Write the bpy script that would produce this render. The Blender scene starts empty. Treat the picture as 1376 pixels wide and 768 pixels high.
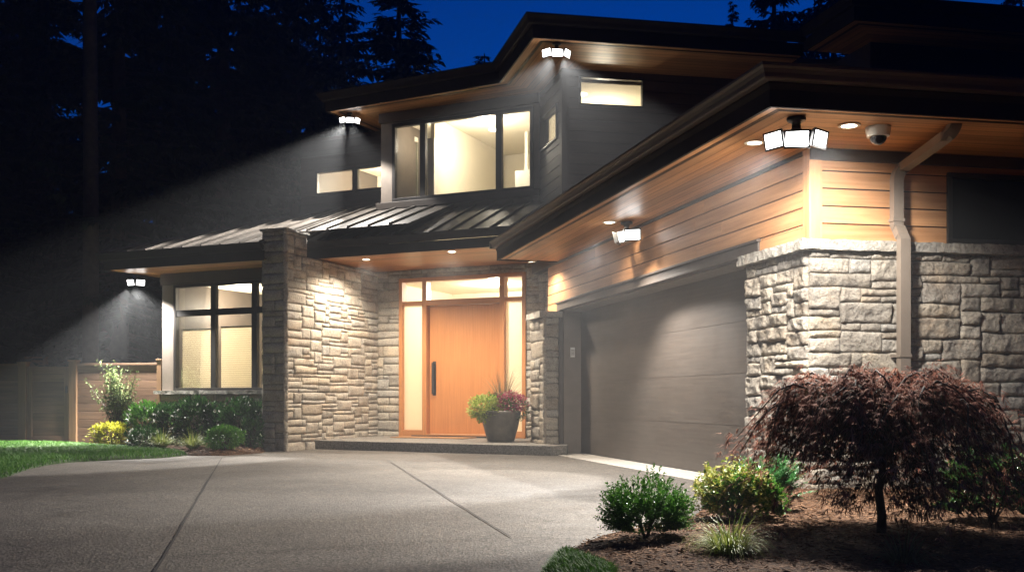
import bpy, math, random
from mathutils import Vector, noise
R = math.radians
random.seed(7)
C = bpy.context.scene.collection
scn = bpy.context.scene

# ------------------------------------------------------------------ camera, sky, exposure
F, HOR, CH = 1400.0, 535.0, 0.85            # focal length in photo pixels, horizon row, eye height
cam = bpy.data.objects.new('camera', bpy.data.cameras.new('camera')); C.objects.link(cam)
cam.location = (0, 0, CH); cam.rotation_euler = (R(90), 0, 0)
cam.data.sensor_width = 36; cam.data.lens = 36 * F / 1376
cam.data.shift_y = (HOR - 384) / 1376
cam.data.clip_end = 1000; cam.data.clip_start = 0.05
scn.camera = cam
w = bpy.data.worlds.new('World'); scn.world = w; w.use_nodes = True
wn = w.node_tree; wn.nodes.clear()
sky = wn.nodes.new('ShaderNodeTexSky'); sky.sky_type = 'NISHITA'; sky.sun_disc = False
sky.sun_elevation = R(-4); sky.sun_rotation = R(15); sky.altitude = 100; sky.ozone_density = 5
tnt = wn.nodes.new('ShaderNodeMix'); tnt.data_type = 'RGBA'; tnt.blend_type = 'MULTIPLY'
tnt.inputs[0].default_value = 1; tnt.inputs[7].default_value = (0.012, 0.80, 0.95, 1)
bg = wn.nodes.new('ShaderNodeBackground'); bg.inputs[1].default_value = 1.7
wo = wn.nodes.new('ShaderNodeOutputWorld')
wn.links.new(sky.outputs[0], tnt.inputs[6]); wn.links.new(tnt.outputs[2], bg.inputs[0]); wn.links.new(bg.outputs[0], wo.inputs[0])
scn.view_settings.view_transform = 'Standard'; scn.view_settings.look = 'None'
scn.view_settings.exposure = 1.3; scn.view_settings.gamma = 1
scn.render.engine = 'CYCLES'
cy = scn.cycles
cy.max_bounces = 6; cy.diffuse_bounces = 3; cy.glossy_bounces = 2; cy.transmission_bounces = 3
cy.volume_bounces = 0; cy.transparent_max_bounces = 12; cy.sample_clamp_indirect = 3
cy.caustics_reflective = False; cy.caustics_refractive = False
cy.use_denoising = True
HAZE = 0.0048
WARM = (1.0, 0.87, 0.70); COOL = (1.0, 0.955, 0.89); INNER = (1.0, 0.88, 0.70)

# ------------------------------------------------------------------ geometry helpers
class Fr:
    """a vertical plane: origin, direction along it, outward normal"""
    def __init__(s, o, d, n):
        s.o = Vector(o); s.d = Vector(d).normalized(); s.n = Vector(n).normalized()
    def p(s, a, n, z):
        q = s.o + s.d * a + s.n * n
        return Vector((q.x, q.y, z))
def S(fr, px, n=0.0):
    k = (px - 688) / F; o = fr.o + fr.n * n
    return (k * o.y - o.x) / (fr.d.x - k * fr.d.y)
def Z(fr, px, py, n=0.0):
    q = fr.p(S(fr, px, n), n, 0)
    return CH + (HOR - py) / F * q.y
def H(px, py, z=0.0):
    Y = (CH - z) * F / (py - HOR)
    return Vector(((px - 688) / F * Y, Y, z))

class MB:
    def __init__(s): s.v = []; s.f = []; s.uv = []; s.t = []; s.hasuv = False
    def add(s, vs, fs, t=0.5, uvs=None):
        b = len(s.v); s.v += [tuple(q) for q in vs]; s.t += ([t] * len(vs) if not isinstance(t, list) else t)
        for i, f in enumerate(fs):
            s.f.append(tuple(b + k for k in f))
            s.uv.append(uvs[i] if uvs else None)
        if uvs: s.hasuv = True
        return s
    def fbox(s, fr, a0, a1, n0, n1, z0, z1, t=None, rot=False):
        if t is None: t = random.random()
        c = [fr.p(a, n, z) for z in (z0, z1) for n in (n0, n1) for a in (a0, a1)]
        fs = [(0, 1, 5, 4), (2, 6, 7, 3), (0, 4, 6, 2), (1, 3, 7, 5), (4, 5, 7, 6), (0, 2, 3, 1)]
        L = [(a, n, z) for z in (z0, z1) for n in (n0, n1) for a in (a0, a1)]
        ox, oy = random.random() * 9, random.random() * 9
        def q(k, i, j):
            u, v = L[k][i] + ox, L[k][j] + oy
            return (v, u) if rot else (u, v)
        ax = [(0, 2), (0, 2), (1, 2), (1, 2), (0, 1), (0, 1)]
        uvs = [[q(k, *ax[i]) for k in f] for i, f in enumerate(fs)]
        return s.add(c, fs, t, uvs)
    def build(s, name, m, parent=None, smooth=False, bevel=0, kind=None):
        me = bpy.data.meshes.new(name); me.from_pydata(s.v, [], s.f)
        if s.hasuv:
            ul = me.uv_layers.new(name='UVMap'); flat = []
            for f, u in zip(s.f, s.uv):
                if u is None: flat += [0.0, 0.0] * len(f)
                else:
                    for q in u: flat += [q[0], q[1]]
            ul.data.foreach_set('uv', flat)
        at = me.attributes.new('tint', 'FLOAT', 'POINT'); at.data.foreach_set('value', s.t)
        me.materials.append(m)
        me.polygons.foreach_set('use_smooth', [smooth] * len(s.f))
        me.validate(); me.update()
        import bmesh
        if len(s.f) < 20000 and not getattr(s, 'raw', False):
            bm = bmesh.new(); bm.from_mesh(me); bmesh.ops.recalc_face_normals(bm, faces=bm.faces); bm.to_mesh(me); bm.free()
        o = bpy.data.objects.new(name, me); C.objects.link(o)
        if bevel:
            b = o.modifiers.new('bevel', 'BEVEL'); b.width = bevel; b.segments = 2; b.limit_method = 'ANGLE'
        if parent: o.parent = parent
        if kind: o['kind'] = kind
        return o
def thing(name, label, cat, loc=(0, 0, 0), group=None):
    o = bpy.data.objects.new(name, None); C.objects.link(o); o.empty_display_size = .1
    o.location = loc; o['label'] = label; o['category'] = cat
    if group: o['group'] = group
    return o
def tag(o, label, cat, group=None, kind=None):
    o['label'] = label; o['category'] = cat
    if group: o['group'] = group
    if kind: o['kind'] = kind
    return o
def struct(o, label=None):
    o['kind'] = 'structure'
    if label: o['label'] = label
    return o
def prism(mb, pts, z0, z1, t=.5):
    n = len(pts)
    vs = [(p[0], p[1], z0) for p in pts] + [(p[0], p[1], z1) for p in pts]
    fs = [tuple(range(n))[::-1], tuple(range(n, 2 * n))] + [(i, (i + 1) % n, n + (i + 1) % n, n + i) for i in range(n)]
    uvs = [[(vs[k][0], vs[k][1]) for k in f] for f in fs[:2]]
    for i in range(n):
        L = (Vector(vs[i]) - Vector(vs[(i + 1) % n])).length
        uvs.append([(0, z0), (L, z0), (L, z1), (0, z1)])
    return mb.add(vs, fs, t, uvs)
def tube(mb, pts, rad, seg=8, t=.5, cap=True):
    pts = [Vector(p) for p in pts]
    if not isinstance(rad, (list, tuple)): rad = [rad] * len(pts)
    vs = []; fs = []; n = len(pts)
    for i, p in enumerate(pts):
        d = (pts[min(i + 1, n - 1)] - pts[max(i - 1, 0)]).normalized()
        a = d.orthogonal().normalized() if abs(d.z) > .99 else d.cross(Vector((0, 0, 1))).normalized()
        b = d.cross(a)
        for k in range(seg):
            th = 2 * math.pi * k / seg
            vs.append(p + (a * math.cos(th) + b * math.sin(th)) * rad[i])
    for i in range(n - 1):
        for k in range(seg):
            fs.append((i * seg + k, i * seg + (k + 1) % seg, (i + 1) * seg + (k + 1) % seg, (i + 1) * seg + k))
    if cap: fs += [tuple(range(seg))[::-1], tuple(range((n - 1) * seg, n * seg))]
    return mb.add(vs, fs, t)
def lathe(mb, prof, c=(0, 0, 0), seg=32, t=.5, sx=1, sy=1):
    vs = []; fs = []
    for r, z in prof:
        for k in range(seg):
            th = 2 * math.pi * k / seg
            vs.append((c[0] + r * math.cos(th) * sx, c[1] + r * math.sin(th) * sy, c[2] + z))
    for i in range(len(prof) - 1):
        for k in range(seg):
            fs.append((i * seg + k, i * seg + (k + 1) % seg, (i + 1) * seg + (k + 1) % seg, (i + 1) * seg + k))
    fs += [tuple(range(seg))[::-1], tuple(range((len(prof) - 1) * seg, len(prof) * seg))]
    return mb.add(vs, fs, t)
def offset_path(path, n):
    """offset an open 2-D path to its left by n, mitred"""
    P = [Vector((p[0], p[1])) for p in path]; out = []
    for i, p in enumerate(P):
        ds = []
        if i > 0: ds.append((P[i] - P[i - 1]).normalized())
        if i < len(P) - 1: ds.append((P[i + 1] - P[i]).normalized())
        ns = [Vector((-d.y, d.x)) for d in ds]
        if len(ns) == 1: out.append(p + ns[0] * n)
        else:
            m = (ns[0] + ns[1]).normalized(); out.append(p + m * (n / max(.3, m.dot(ns[0]))))
    return out
def sweep(mb, path, prof, closed=True, t=.5):
    """sweep a profile [(offset to the left, z)] along a path, mitred"""
    rows = []
    for n, z in prof:
        rows.append([(q.x, q.y, z) for q in offset_path(path, n)])
    m, L = len(prof), len(path)
    cum = [0]
    for i in range(1, L): cum.append(cum[-1] + (Vector(path[i][:2]) - Vector(path[i - 1][:2])).length)
    fs = []; uvs = []; vs = [rows[j][i] for i in range(L) for j in range(m)]
    per = [0]
    for j in range(m): per.append(per[-1] + math.dist(prof[j], prof[(j + 1) % m]))
    for i in range(L - 1):
        for j in range(m if closed else m - 1):
            k = (j + 1) % m
            fs.append((i * m + j, (i + 1) * m + j, (i + 1) * m + k, i * m + k))
            # uv: along = true distance projected on the segment
            d = (Vector(path[i + 1][:2]) - Vector(path[i][:2])).normalized()
            def al(v): return Vector(v[:2]).dot(d)
            uvs.append([(al(vs[i * m + j]), per[j]), (al(vs[(i + 1) * m + j]), per[j]),
                        (al(vs[(i + 1) * m + k]), per[j + 1]), (al(vs[i * m + k]), per[j + 1])])
    if closed:
        fs += [tuple(range(m)), tuple(range((L - 1) * m, L * m))[::-1]]
        uvs += [[(0, 0)] * m, [(0, 0)] * m]
    return mb.add(vs, fs, t, uvs)

# ------------------------------------------------------------------ materials
class NT:
    def __init__(s, name):
        s.m = bpy.data.materials.new(name); s.m.use_nodes = True; s.t = s.m.node_tree; s.t.nodes.clear()
        s.out = s.t.nodes.new('ShaderNodeOutputMaterial')
    def n(s, typ, ins=None, **kw):
        nd = s.t.nodes.new('ShaderNode' + typ)
        for k, v in kw.items(): setattr(nd, k, v)
        for k, v in (ins or {}).items():
            if isinstance(v, bpy.types.NodeSocket): s.t.links.new(v, nd.inputs[k])
            else: nd.inputs[k].default_value = v
        return nd
    def ramp(s, fac, stops, interp='LINEAR'):
        r = s.n('ValToRGB', {0: fac}); e = r.color_ramp.elements; r.color_ramp.interpolation = interp
        while len(e) < len(stops): e.new(.5)
        for q, (p, c) in zip(e, stops):
            q.position = p; q.color = (c[0], c[1], c[2], 1) if len(c) == 3 else c
        return r.outputs[0]
    def mix(s, f, a, b, mode='MIX'):
        x = s.n('Mix', data_type='RGBA', blend_type=mode)
        for k, v in ((0, f), (6, a), (7, b)):
            if isinstance(v, bpy.types.NodeSocket): s.t.links.new(v, x.inputs[k])
            else: x.inputs[k].default_value = v if k == 0 else (*v[:3], 1)
        return x.outputs[2]
    def math(s, op, a, b=0.0, c=0.0):
        return s.n('Math', {0: a, 1: b, 2: c}, operation=op).outputs[0]
    def noise(s, vec, scale, detail=3, rough=.55, dim='3D'):
        i = {'Scale': scale, 'Detail': detail, 'Roughness': rough}
        if vec is not None: i['Vector'] = vec
        return s.n('TexNoise', i).outputs[0]
    def pos(s): return s.n('NewGeometry').outputs['Position']
    def uv(s): return s.n('UVMap').outputs[0]
    def sc(s, vec, x, y, z=1):
        return s.n('Mapping', {0: vec, 3: (x, y, z)}).outputs[0]
    def tint(s): return s.n('Attribute', attribute_name='tint').outputs['Fac']
    def fin(s, col, rough=.7, bump=None, bs=.5, bd=.01, metal=0, spec=.5, **kw):
        i = {'Base Color': col if isinstance(col, bpy.types.NodeSocket) else (*col[:3], 1), 'Roughness': rough, 'Metallic': metal, 'Specular IOR Level': spec}
        i.update(kw)
        if bump is not None:
            i['Normal'] = s.n('Bump', {'Height': bump, 'Strength': bs, 'Distance': bd}).outputs[0]
        b = s.n('BsdfPrincipled', i); s.t.links.new(b.outputs[0], s.out.inputs[0]); return s.m

def wood(name, dark, light, rough=.5, grain=26, var=.35, bs=.25, spec=.35):
    k = NT(name); uv = k.uv()
    wv = k.n('VectorMath', {0: k.sc(uv, 1.3, grain), 1: k.n('VectorMath', {0: k.n('CombineXYZ', {0: k.tint(), 1: k.tint(), 2: k.tint()}).outputs[0], 3: 37.0}, operation='SCALE').outputs[0]}, operation='ADD').outputs[0]
    g = k.noise(wv, 1.0, 6, .62); big = k.noise(k.sc(uv, .8, 5), 1.0, 3)
    f = k.math('ADD', k.math('MULTIPLY', g, .75), k.math('MULTIPLY', big, .25))
    c = k.ramp(f, [(.3, dark), (.66, light)])
    c = k.mix(1.0, c, k.ramp(k.tint(), [(0, (1 - var,) * 3), (1, (1.0,) * 3)]), 'MULTIPLY')
    return k.fin(c, rough, g, bs, .004, spec=spec)
def plain(name, col, rough=.5, var=.2, scale=6, bump=0.15, metal=0, spec=.5, bscale=90):
    k = NT(name); p = k.pos()
    f = k.noise(p, scale, 5, .6); lo = tuple(x * (1 - var) for x in col); hi = tuple(min(1, x * (1 + var)) for x in col)
    return k.fin(k.ramp(f, [(.3, lo), (.7, hi)]), rough, k.noise(p, bscale, 3), bump, .004, metal, spec)
def stone_mat(name, cols, dirt=.55):
    k = NT(name); p = k.pos(); t = k.tint()
    base = k.ramp(t, [(i / (len(cols) - 1), c) for i, c in enumerate(cols)])
    a = k.noise(p, 5.5, 8, .65); b = k.noise(p, 42, 6, .7); v = k.n('TexVoronoi', {'Vector': p, 'Scale': 30.0}).outputs[0]
    c = k.mix(1, base, k.ramp(a, [(.28, (.55, .52, .50)), (.5, (.95, .95, .95)), (.72, (1.12, 1.06, .98))]), 'MULTIPLY')
    c = k.mix(1, c, k.ramp(b, [(.32, (dirt,) * 3), (.52, (1, 1, 1)), (.8, (1.1, 1.1, 1.1))]), 'MULTIPLY')
    rust = k.ramp(k.noise(p, 2.3, 5, .7), [(.56, (0, 0, 0)), (.72, (1, 1, 1))])
    c = k.mix(k.math('MULTIPLY', rust, .45), c, k.mix(1, c, (1.05, .80, .55), 'MULTIPLY'))
    h = k.math('ADD', k.math('MULTIPLY', b, .7), k.math('ADD', k.math('MULTIPLY', a, 1.2), k.math('MULTIPLY', v, .25)))
    return k.fin(c, .88, h, 1.0, .03, spec=.2)
def emit(name, col, st):
    k = NT(name); e = k.n('Emission', {0: (*col, 1), 1: st}); k.t.links.new(e.outputs[0], k.out.inputs[0]); return k.m
def glass(name, tint=(1, 1, 1), refl=.5):
    k = NT(name); fr = k.n('Fresnel', {'IOR': 1.5}).outputs[0]
    mx = k.n('MixShader', {0: k.math('MULTIPLY', fr, refl), 1: k.n('BsdfTransparent', {0: (*tint, 1)}).outputs[0], 2: k.n('BsdfGlossy', {'Roughness': .02}).outputs[0]})
    k.t.links.new(mx.outputs[0], k.out.inputs[0]); return k.m
def leafmat(name, cols, rough=.5, trans=.25, spec=.4):
    k = NT(name); g = k.n('NewGeometry')
    c = k.ramp(g.outputs['Random Per Island'], [(i / (len(cols) - 1), c) for i, c in enumerate(cols)])
    b = k.n('BsdfPrincipled', {'Base Color': c, 'Roughness': rough, 'Specular IOR Level': spec})
    tr = k.n('BsdfTranslucent', {0: c}); mx = k.n('MixShader', {0: trans, 1: b.outputs[0], 2: tr.outputs[0]})
    k.t.links.new(mx.outputs[0], k.out.inputs[0]); return k.m

M = {}
M['cedar'] = wood('cedar_siding', (.40, .185, .078), (.66, .35, .165), .5, 24, .25)
M['soffit'] = None
k = NT('cedar_soffit'); uv = k.uv(); sx = k.n('SeparateXYZ', {0: uv})
bd = k.math('FRACT', k.math('DIVIDE', sx.outputs[1], .125)); idx = k.math('FLOOR', k.math('DIVIDE', sx.outputs[1], .125))
wv = k.n('CombineXYZ', {0: k.math('MULTIPLY', sx.outputs[0], 1.1), 1: k.math('MULTIPLY', sx.outputs[1], 30.0), 2: k.math('MULTIPLY', idx, 7.31)}).outputs[0]
g = k.noise(wv, 1.0, 6, .6)
ln = k.n('TexWhiteNoise', {1: idx}, noise_dimensions='1D').outputs[0]
c = k.ramp(g, [(.3, (.36, .165, .066)), (.68, (.60, .315, .14))])
c = k.mix(1, c, k.ramp(ln, [(0, (.72, .72, .72)), (1, (1.05, 1.0, .95))]), 'MULTIPLY')
gap = k.math('LESS_THAN', bd, .055)
c = k.mix(gap, c, (.05, .02, .01))
M['soffit'] = k.fin(c, .42, k.math('SUBTRACT', g, k.math('MULTIPLY', gap, 3)), .3, .004)
M['door_wood'] = wood('fir_door', (.40, .15, .042), (.56, .235, .078), .32, 60, .12, .12, .5)
M['frame_wood'] = wood('fir_frame', (.40, .155, .046), (.56, .24, .084), .35, 40, .15, .15, .5)
M['fence_wood'] = wood('fence_cedar', (.13, .075, .045), (.27, .16, .10), .75, 20, .4, .5)
M['post_wood'] = wood('fence_post_cedar', (.14, .08, .04), (.26, .15, .075), .7, 22, .2, .4)
M['brown_siding'] = wood('brown_siding', (.052, .038, .030), (.098, .070, .056), .6, 22, .25, .25)
M['brown'] = plain('brown_painted_trim', (.068, .053, .043), .55, .12)
M['taupe'] = plain('taupe_painted_trim', (.17, .14, .115), .55, .1)
M['bronze'] = plain('bronze_window_frame', (.018, .015, .013), .4, .1)
M['gutter'] = plain('brown_gutter_metal', (.075, .058, .048), .5, .1, bump=.05, spec=.3)
M['fascia'] = plain('dark_fascia', (.030, .025, .022), .75, .15, spec=.12)
M['downspout'] = plain('taupe_downspout_metal', (.20, .165, .135), .38, .06, bump=.05)
k = NT('garage_door_steel'); uv = k.uv()
g = k.noise(k.sc(uv, 1.2, 34), 1.0, 6, .6); b = k.noise(uv, 1.7, 5, .65)
c = k.ramp(b, [(.3, (.070, .056, .046)), (.7, (.098, .080, .066))]); c = k.mix(.6, c, k.ramp(g, [(.35, (.066, .053, .044)), (.65, (.105, .086, .071))]))
M['garage'] = k.fin(c, k.ramp(b, [(.3, (.42,) * 3), (.7, (.58,) * 3)]), g, .25, .004)
k = NT('standing_seam_metal'); p = k.pos(); b = k.noise(p, 3.5, 6, .65)
M['metal_roof'] = k.fin(k.ramp(b, [(.3, (.05, .043, .036)), (.7, (.095, .082, .07))]), k.ramp(b, [(.3, (.42,) * 3), (.7, (.62,) * 3)]), k.noise(p, 9, 2), .12, .01, metal=.55)
M['shingle'] = plain('dark_roof_shingle', (.03, .028, .028), .9, .3, 30)
M['stone'] = stone_mat('ledge_stone', [(.32, .29, .25), (.48, .435, .37), (.40, .365, .32), (.52, .45, .355), (.44, .42, .385), (.36, .305, .24), (.50, .46, .40)])
M['mortar'] = plain('recessed_mortar', (.16, .145, .125), .95, .3, 20, .6)
M['cap'] = stone_mat('cap_stone', [(.36, .34, .31), (.44, .42, .38)], .5)
k = NT('exposed_aggregate'); p = k.pos()
v = k.n('TexVoronoi', {'Vector': p, 'Scale': 70.0}); s1 = k.noise(p, 160, 3, .7); b = k.noise(p, .55, 6, .6); b2 = k.noise(p, 3.5, 6, .65)
c = k.ramp(v.outputs['Color'], [(0, (.08, .071, .062)), (.5, (.15, .135, .116)), (1, (.32, .285, .245))])
c = k.mix(1, c, k.ramp(s1, [(.35, (.6, .6, .6)), (.7, (1.2, 1.2, 1.2))]), 'MULTIPLY')
c = k.mix(1, c, k.ramp(b, [(.3, (.66, .65, .65)), (.7, (.90, .89, .87))]), 'MULTIPLY')
c = k.mix(1, c, k.ramp(b2, [(.3, (.80, .79, .78)), (.65, (1.03, 1.03, 1.03))]), 'MULTIPLY')
wp = k.n('VectorMath', {0: p, 1: k.n('TexNoise', {'Vector': p, 'Scale': 1.3, 'Detail': 5.0}).outputs[1]}, operation='ADD').outputs[0]
ck = k.n('TexVoronoi', {'Vector': wp, 'Scale': .33}, feature='DISTANCE_TO_EDGE').outputs[0]
c = k.mix(k.ramp(ck, [(0, (.55, .55, .55)), (.0022, (0, 0, 0))]), c, (.04, .035, .03))
sp = k.noise(k.sc(p, 1, .7), 1.1, 8, .72)
c = k.mix(1, c, k.ramp(sp, [(.36, (.78, .77, .76)), (.47, (.96, .95, .95)), (.62, (1.02, 1.02, 1.02))]), 'MULTIPLY')
M['driveway'] = k.fin(c, k.ramp(b2, [(.3, (.55,) * 3), (.7, (.8,) * 3)]), k.math('ADD', v.outputs[0], k.math('MULTIPLY', s1, .5)), .6, .006, spec=.35)
k = NT('step_aggregate'); p = k.pos()
v = k.n('TexVoronoi', {'Vector': p, 'Scale': 60.0}); s1 = k.noise(p, 120, 3, .7)
c = k.ramp(v.outputs['Color'], [(0, (.13, .12, .11)), (.5, (.23, .215, .19)), (1, (.36, .33, .30))])
c = k.mix(1, c, k.ramp(s1, [(.35, (.6, .6, .6)), (.7, (1.15, 1.15, 1.15))]), 'MULTIPLY')
M['step'] = k.fin(c, .7, k.math('ADD', v.outputs[0], s1), .7, .008, spec=.3)
M['apron'] = plain('pale_concrete_apron', (.42, .39, .35), .8, .12, 5, .3)
M['joint'] = plain('control_joint', (.03, .026, .023), .95)
M['soil'] = plain('dark_ground', (.035, .032, .022), .95, .4, 2, .6, bscale=15)
M['turf'] = plain('turf_soil', (.03, .05, .015), .95, .3, 8, .5)
k = NT('bark_mulch'); p = k.pos(); v = k.n('TexVoronoi', {'Vector': k.sc(p, 1, .55), 'Scale': 55.0}); b = k.noise(p, 25, 6, .75)
c = k.ramp(v.outputs['Color'], [(0, (.045, .021, .010)), (.5, (.12, .060, .030)), (1, (.23, .125, .066))])
c = k.mix(1, c, k.ramp(b, [(.35, (.4, .4, .4)), (.65, (1.1, 1.1, 1.1))]), 'MULTIPLY')
M['mulch'] = k.fin(c, .9, k.math('ADD', v.outputs[0], b), 1, .02, spec=.2)
M['chip'] = leafmat('bark_chips', [(.04, .018, .010), (.12, .056, .026), (.21, .11, .058), (.32, .20, .12)], .85, 0, .2)
M['grass'] = leafmat('lawn_blades', [(.035, .12, .012), (.065, .18, .02), (.12, .24, .04)], .55, .3, .3)
M['interior'] = plain('cream_interior_wall', (.78, .71, .57), .8, .03, bump=.03)
M['ceil_in'] = plain('cream_ceiling', (.80, .73, .58), .8, .03, bump=.03)
M['white_trim'] = plain('white_trim', (.80, .76, .66), .5, .03, bump=.03)
M['picture'] = plain('grey_green_panel', (.24, .23, .18), .5, .2)
M['glass'] = glass('window_glass', (.97, .98, .97), .6)
M['darkglass'] = plain('dark_window_glass', (.006, .006, .007), .35, .05, bump=0, spec=.12)
k = NT('frosted_glass'); c = (.86, .82, .70, 1)
mx = k.n('MixShader', {0: .12, 1: k.n('BsdfTranslucent', {0: c}).outputs[0], 2: k.n('BsdfGlossy', {'Roughness': .25}).outputs[0]})
k.t.links.new(mx.outputs[0], k.out.inputs[0]); M['frosted'] = k.m
k = NT('pleated_shade'); sz = k.n('SeparateXYZ', {0: k.pos()}).outputs[2]
wv = k.math('PINGPONG', sz, .019); st = k.math('LESS_THAN', wv, .0035)
c = k.mix(st, (.88, .80, .62), (.60, .50, .34))
mx = k.n('MixShader', {0: .3, 1: k.n('BsdfTranslucent', {0: c}).outputs[0], 2: k.n('BsdfDiffuse', {0: c, 'Normal': k.n('Bump', {'Height': wv, 'Strength': .6, 'Distance': .5}).outputs[0]}).outputs[0]})
k.t.links.new(mx.outputs[0], k.out.inputs[0]); M['shade'] = k.m
M['black'] = plain('black_fixture_metal', (.018, .018, .018), .35, .1, bump=.05)
M['white_plastic'] = plain('white_plastic', (.72, .72, .70), .35, .02, bump=.02)
M['smoke'] = plain('smoked_dome', (.03, .03, .035), .08, .05, bump=0, spec=.8)
M['lens'] = plain('camera_lens', (.004, .004, .005), .1, .05, bump=0)
M['led'] = emit('led_panel', (1.0, .985, .96), 6)
M['led_warm'] = emit('downlight_lens', (1.0, .88, .70), 9)
M['lamp_in'] = emit('ceiling_lamp_lens', (1.0, .93, .78), 4)
M['pot'] = plain('grey_bronze_planter', (.12, .105, .085), .42, .35, 7, .3)
M['mat_'] = plain('coir_doormat', (.30, .15, .06), .95, .3, 40, .8)
M['bark'] = plain('tree_bark', (.075, .055, .042), .95, .35, 9, .9, bscale=25)
M['maple_bark'] = plain('maple_bark', (.06, .045, .035), .8, .3, 14, .6)
M['conifer'] = leafmat('conifer_needles', [(.010, .022, .012), (.018, .036, .018), (.026, .048, .022)], .7, .1, .2)
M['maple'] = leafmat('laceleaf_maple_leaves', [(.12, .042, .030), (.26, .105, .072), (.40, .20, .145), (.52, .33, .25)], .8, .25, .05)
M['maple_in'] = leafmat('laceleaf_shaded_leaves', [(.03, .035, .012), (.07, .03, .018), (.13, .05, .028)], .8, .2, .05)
M['box'] = leafmat('boxwood_leaves', [(.04, .14, .016), (.085, .24, .03), (.16, .34, .05)], .35, .25)
M['box_dark'] = leafmat('dark_green_leaves', [(.02, .06, .018), (.035, .11, .026), (.07, .17, .04)], .35, .2)
M['glossy'] = leafmat('glossy_leaves', [(.02, .07, .02), (.045, .12, .03), (.09, .19, .05)], .22, .15, .6)
M['varieg'] = leafmat('variegated_leaves', [(.10, .22, .03), (.30, .36, .05), (.55, .52, .12), (.62, .60, .32)], .4, .25)
M['fern'] = leafmat('bright_feathery_leaves', [(.03, .13, .03), (.05, .19, .05), (.09, .27, .07)], .4, .3)
M['yellow'] = leafmat('yellow_leaves', [(.30, .30, .03), (.50, .48, .05), (.62, .60, .10)], .45, .3)
M['grassy'] = leafmat('ornamental_grass', [(.14, .22, .04), (.30, .36, .08), (.45, .46, .16)], .5, .3)
M['grassdk'] = leafmat('green_grass_tuft', [(.05, .09, .03), (.10, .16, .06), (.19, .24, .11)], .5, .3)
M['lime'] = leafmat('lime_leaves', [(.24, .33, .05), (.42, .50, .09), (.62, .66, .26)], .45, .3)
M['pink'] = leafmat('pink_flowers', [(.28, .03, .07), (.45, .06, .14), (.60, .25, .30)], .5, .3)
M['silver'] = leafmat('grey_green_leaves', [(.10, .14, .07), (.20, .24, .13), (.34, .38, .24)], .5, .25)
M['olive'] = leafmat('pale_shrub_leaves', [(.05, .085, .03), (.10, .145, .045), (.19, .22, .09)], .7, .2, .15)
M['whitefl'] = leafmat('white_flowers', [(.5, .5, .45), (.75, .74, .68)], .5, .3)
M['burgundy'] = leafmat('bronze_spike_leaves', [(.12, .07, .04), (.20, .15, .08), (.30, .27, .15)], .45, .25)

# ------------------------------------------------------------------ plan of the place (metres)
def on(px, Y): return Vector(((px - 688) / F * Y, Y))
gd = Vector((-.242, .970)).normalized(); gn = Vector((-gd.y, gd.x))           # along the garage wall, going back; outward is left
rd = Vector((.982, .188)).normalized(); rn = Vector((rd.y, -rd.x))            # along the right front wall
md = Vector((.9055, -.4243)).normalized(); mn = Vector((md.y, -md.x))         # along the main facade, coming forward
if mn.y > 0: mn = -mn
C0 = on(1090, 8.9)
GW = Fr(C0, gd, gn); RF = Fr(C0, rd, rn)
EN = Fr(on(622, 18.8), md, mn)
BAY = Fr(on(510, 18.9), md, mn)
SET = Fr(BAY.o - mn * 1.0, md, mn)
LW = Fr(on(218, 18.9), md, mn)
T0 = on(757, 16.3); TF = Fr(T0, rd, rn); TS = Fr(T0, gd, gn)
PC = on(384, 16.76)                                                          # near corner of the stone fin wall
PE = EN.p(S(EN, 508), 0, 0).to_2d()
fd = (PE - PC).normalized(); PS = Fr(PC, fd, Vector((fd.y, -fd.x)))          # its long face, facing right
PF = Fr(PC, -md, mn)                                                         # its end face; s grows to the left

# ------------------------------------------------------------------ ground
g_ = MB(); g_.add([(-34, -14, -.03), (34, -14, -.03), (34, 42, -.03), (-34, 42, -.03)], [(0, 1, 2, 3)])
struct(g_.build('ground', M['soil']), 'dark ground beyond the house')
dr = MB()
# finely cut sheet with a slight unevenness
dpts = [(-14, -4), (9, -4), (9, 17.6), (-14, 17.6)]
vs = []; fs = []; nx, ny = 60, 60
for j in range(ny + 1):
    for i in range(nx + 1):
        x = -14 + 23 * i / nx; y = -4 + 21.6 * j / ny; vs.append((x, y, .004 * noise.noise(Vector((x * .4, y * .4, 3)))))
for j in range(ny):
    for i in range(nx): a = j * (nx + 1) + i; fs.append((a, a + 1, a + nx + 2, a + nx + 1))
dr.add(vs, fs); struct(dr.build('driveway', M['driveway'], smooth=True), 'exposed aggregate concrete driveway')
def strip(mb, a, b, wd, z):
    a = Vector(a[:2]); b = Vector(b[:2]); d = (b - a); L = d.length; d /= L; n = Vector((-d.y, d.x)); N = 24; vs = []; fs = []
    for i in range(N + 1):
        p = a + d * L * i / N + n * .006 * noise.noise(Vector((i * .9, a.x, 1)))
        ww = wd * (1 + .35 * noise.noise(Vector((i * 1.7, a.y, 5))))
        vs += [(*(p - n * ww / 2), z), (*(p + n * ww / 2), z)]
    for i in range(N): fs.append((2 * i, 2 * i + 1, 2 * i + 3, 2 * i + 2))
    mb.add(vs, fs)
for a, b, wd in (((298, 615), (196, 790), .015), ((525, 621), (686, 722), .011), ((686, 722), (820, 727), .010), ((686, 722), (225, 749), .009), ((200, 750), (-60, 766), .009)):
    jm = MB(); strip(jm, H(*a), H(*b), wd, .008); struct(jm.build('joint', M['joint']), 'control joint cut into the driveway')
# pale apron at the garage threshold
ap = MB(); s0, s1 = S(GW, 1040), S(GW, 752)
ap.fbox(GW, s0, s1, -.3, .22, -.05, .012); struct(ap.build('apron', M['apron'], bevel=.004), 'pale concrete strip at the garage door')

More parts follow.
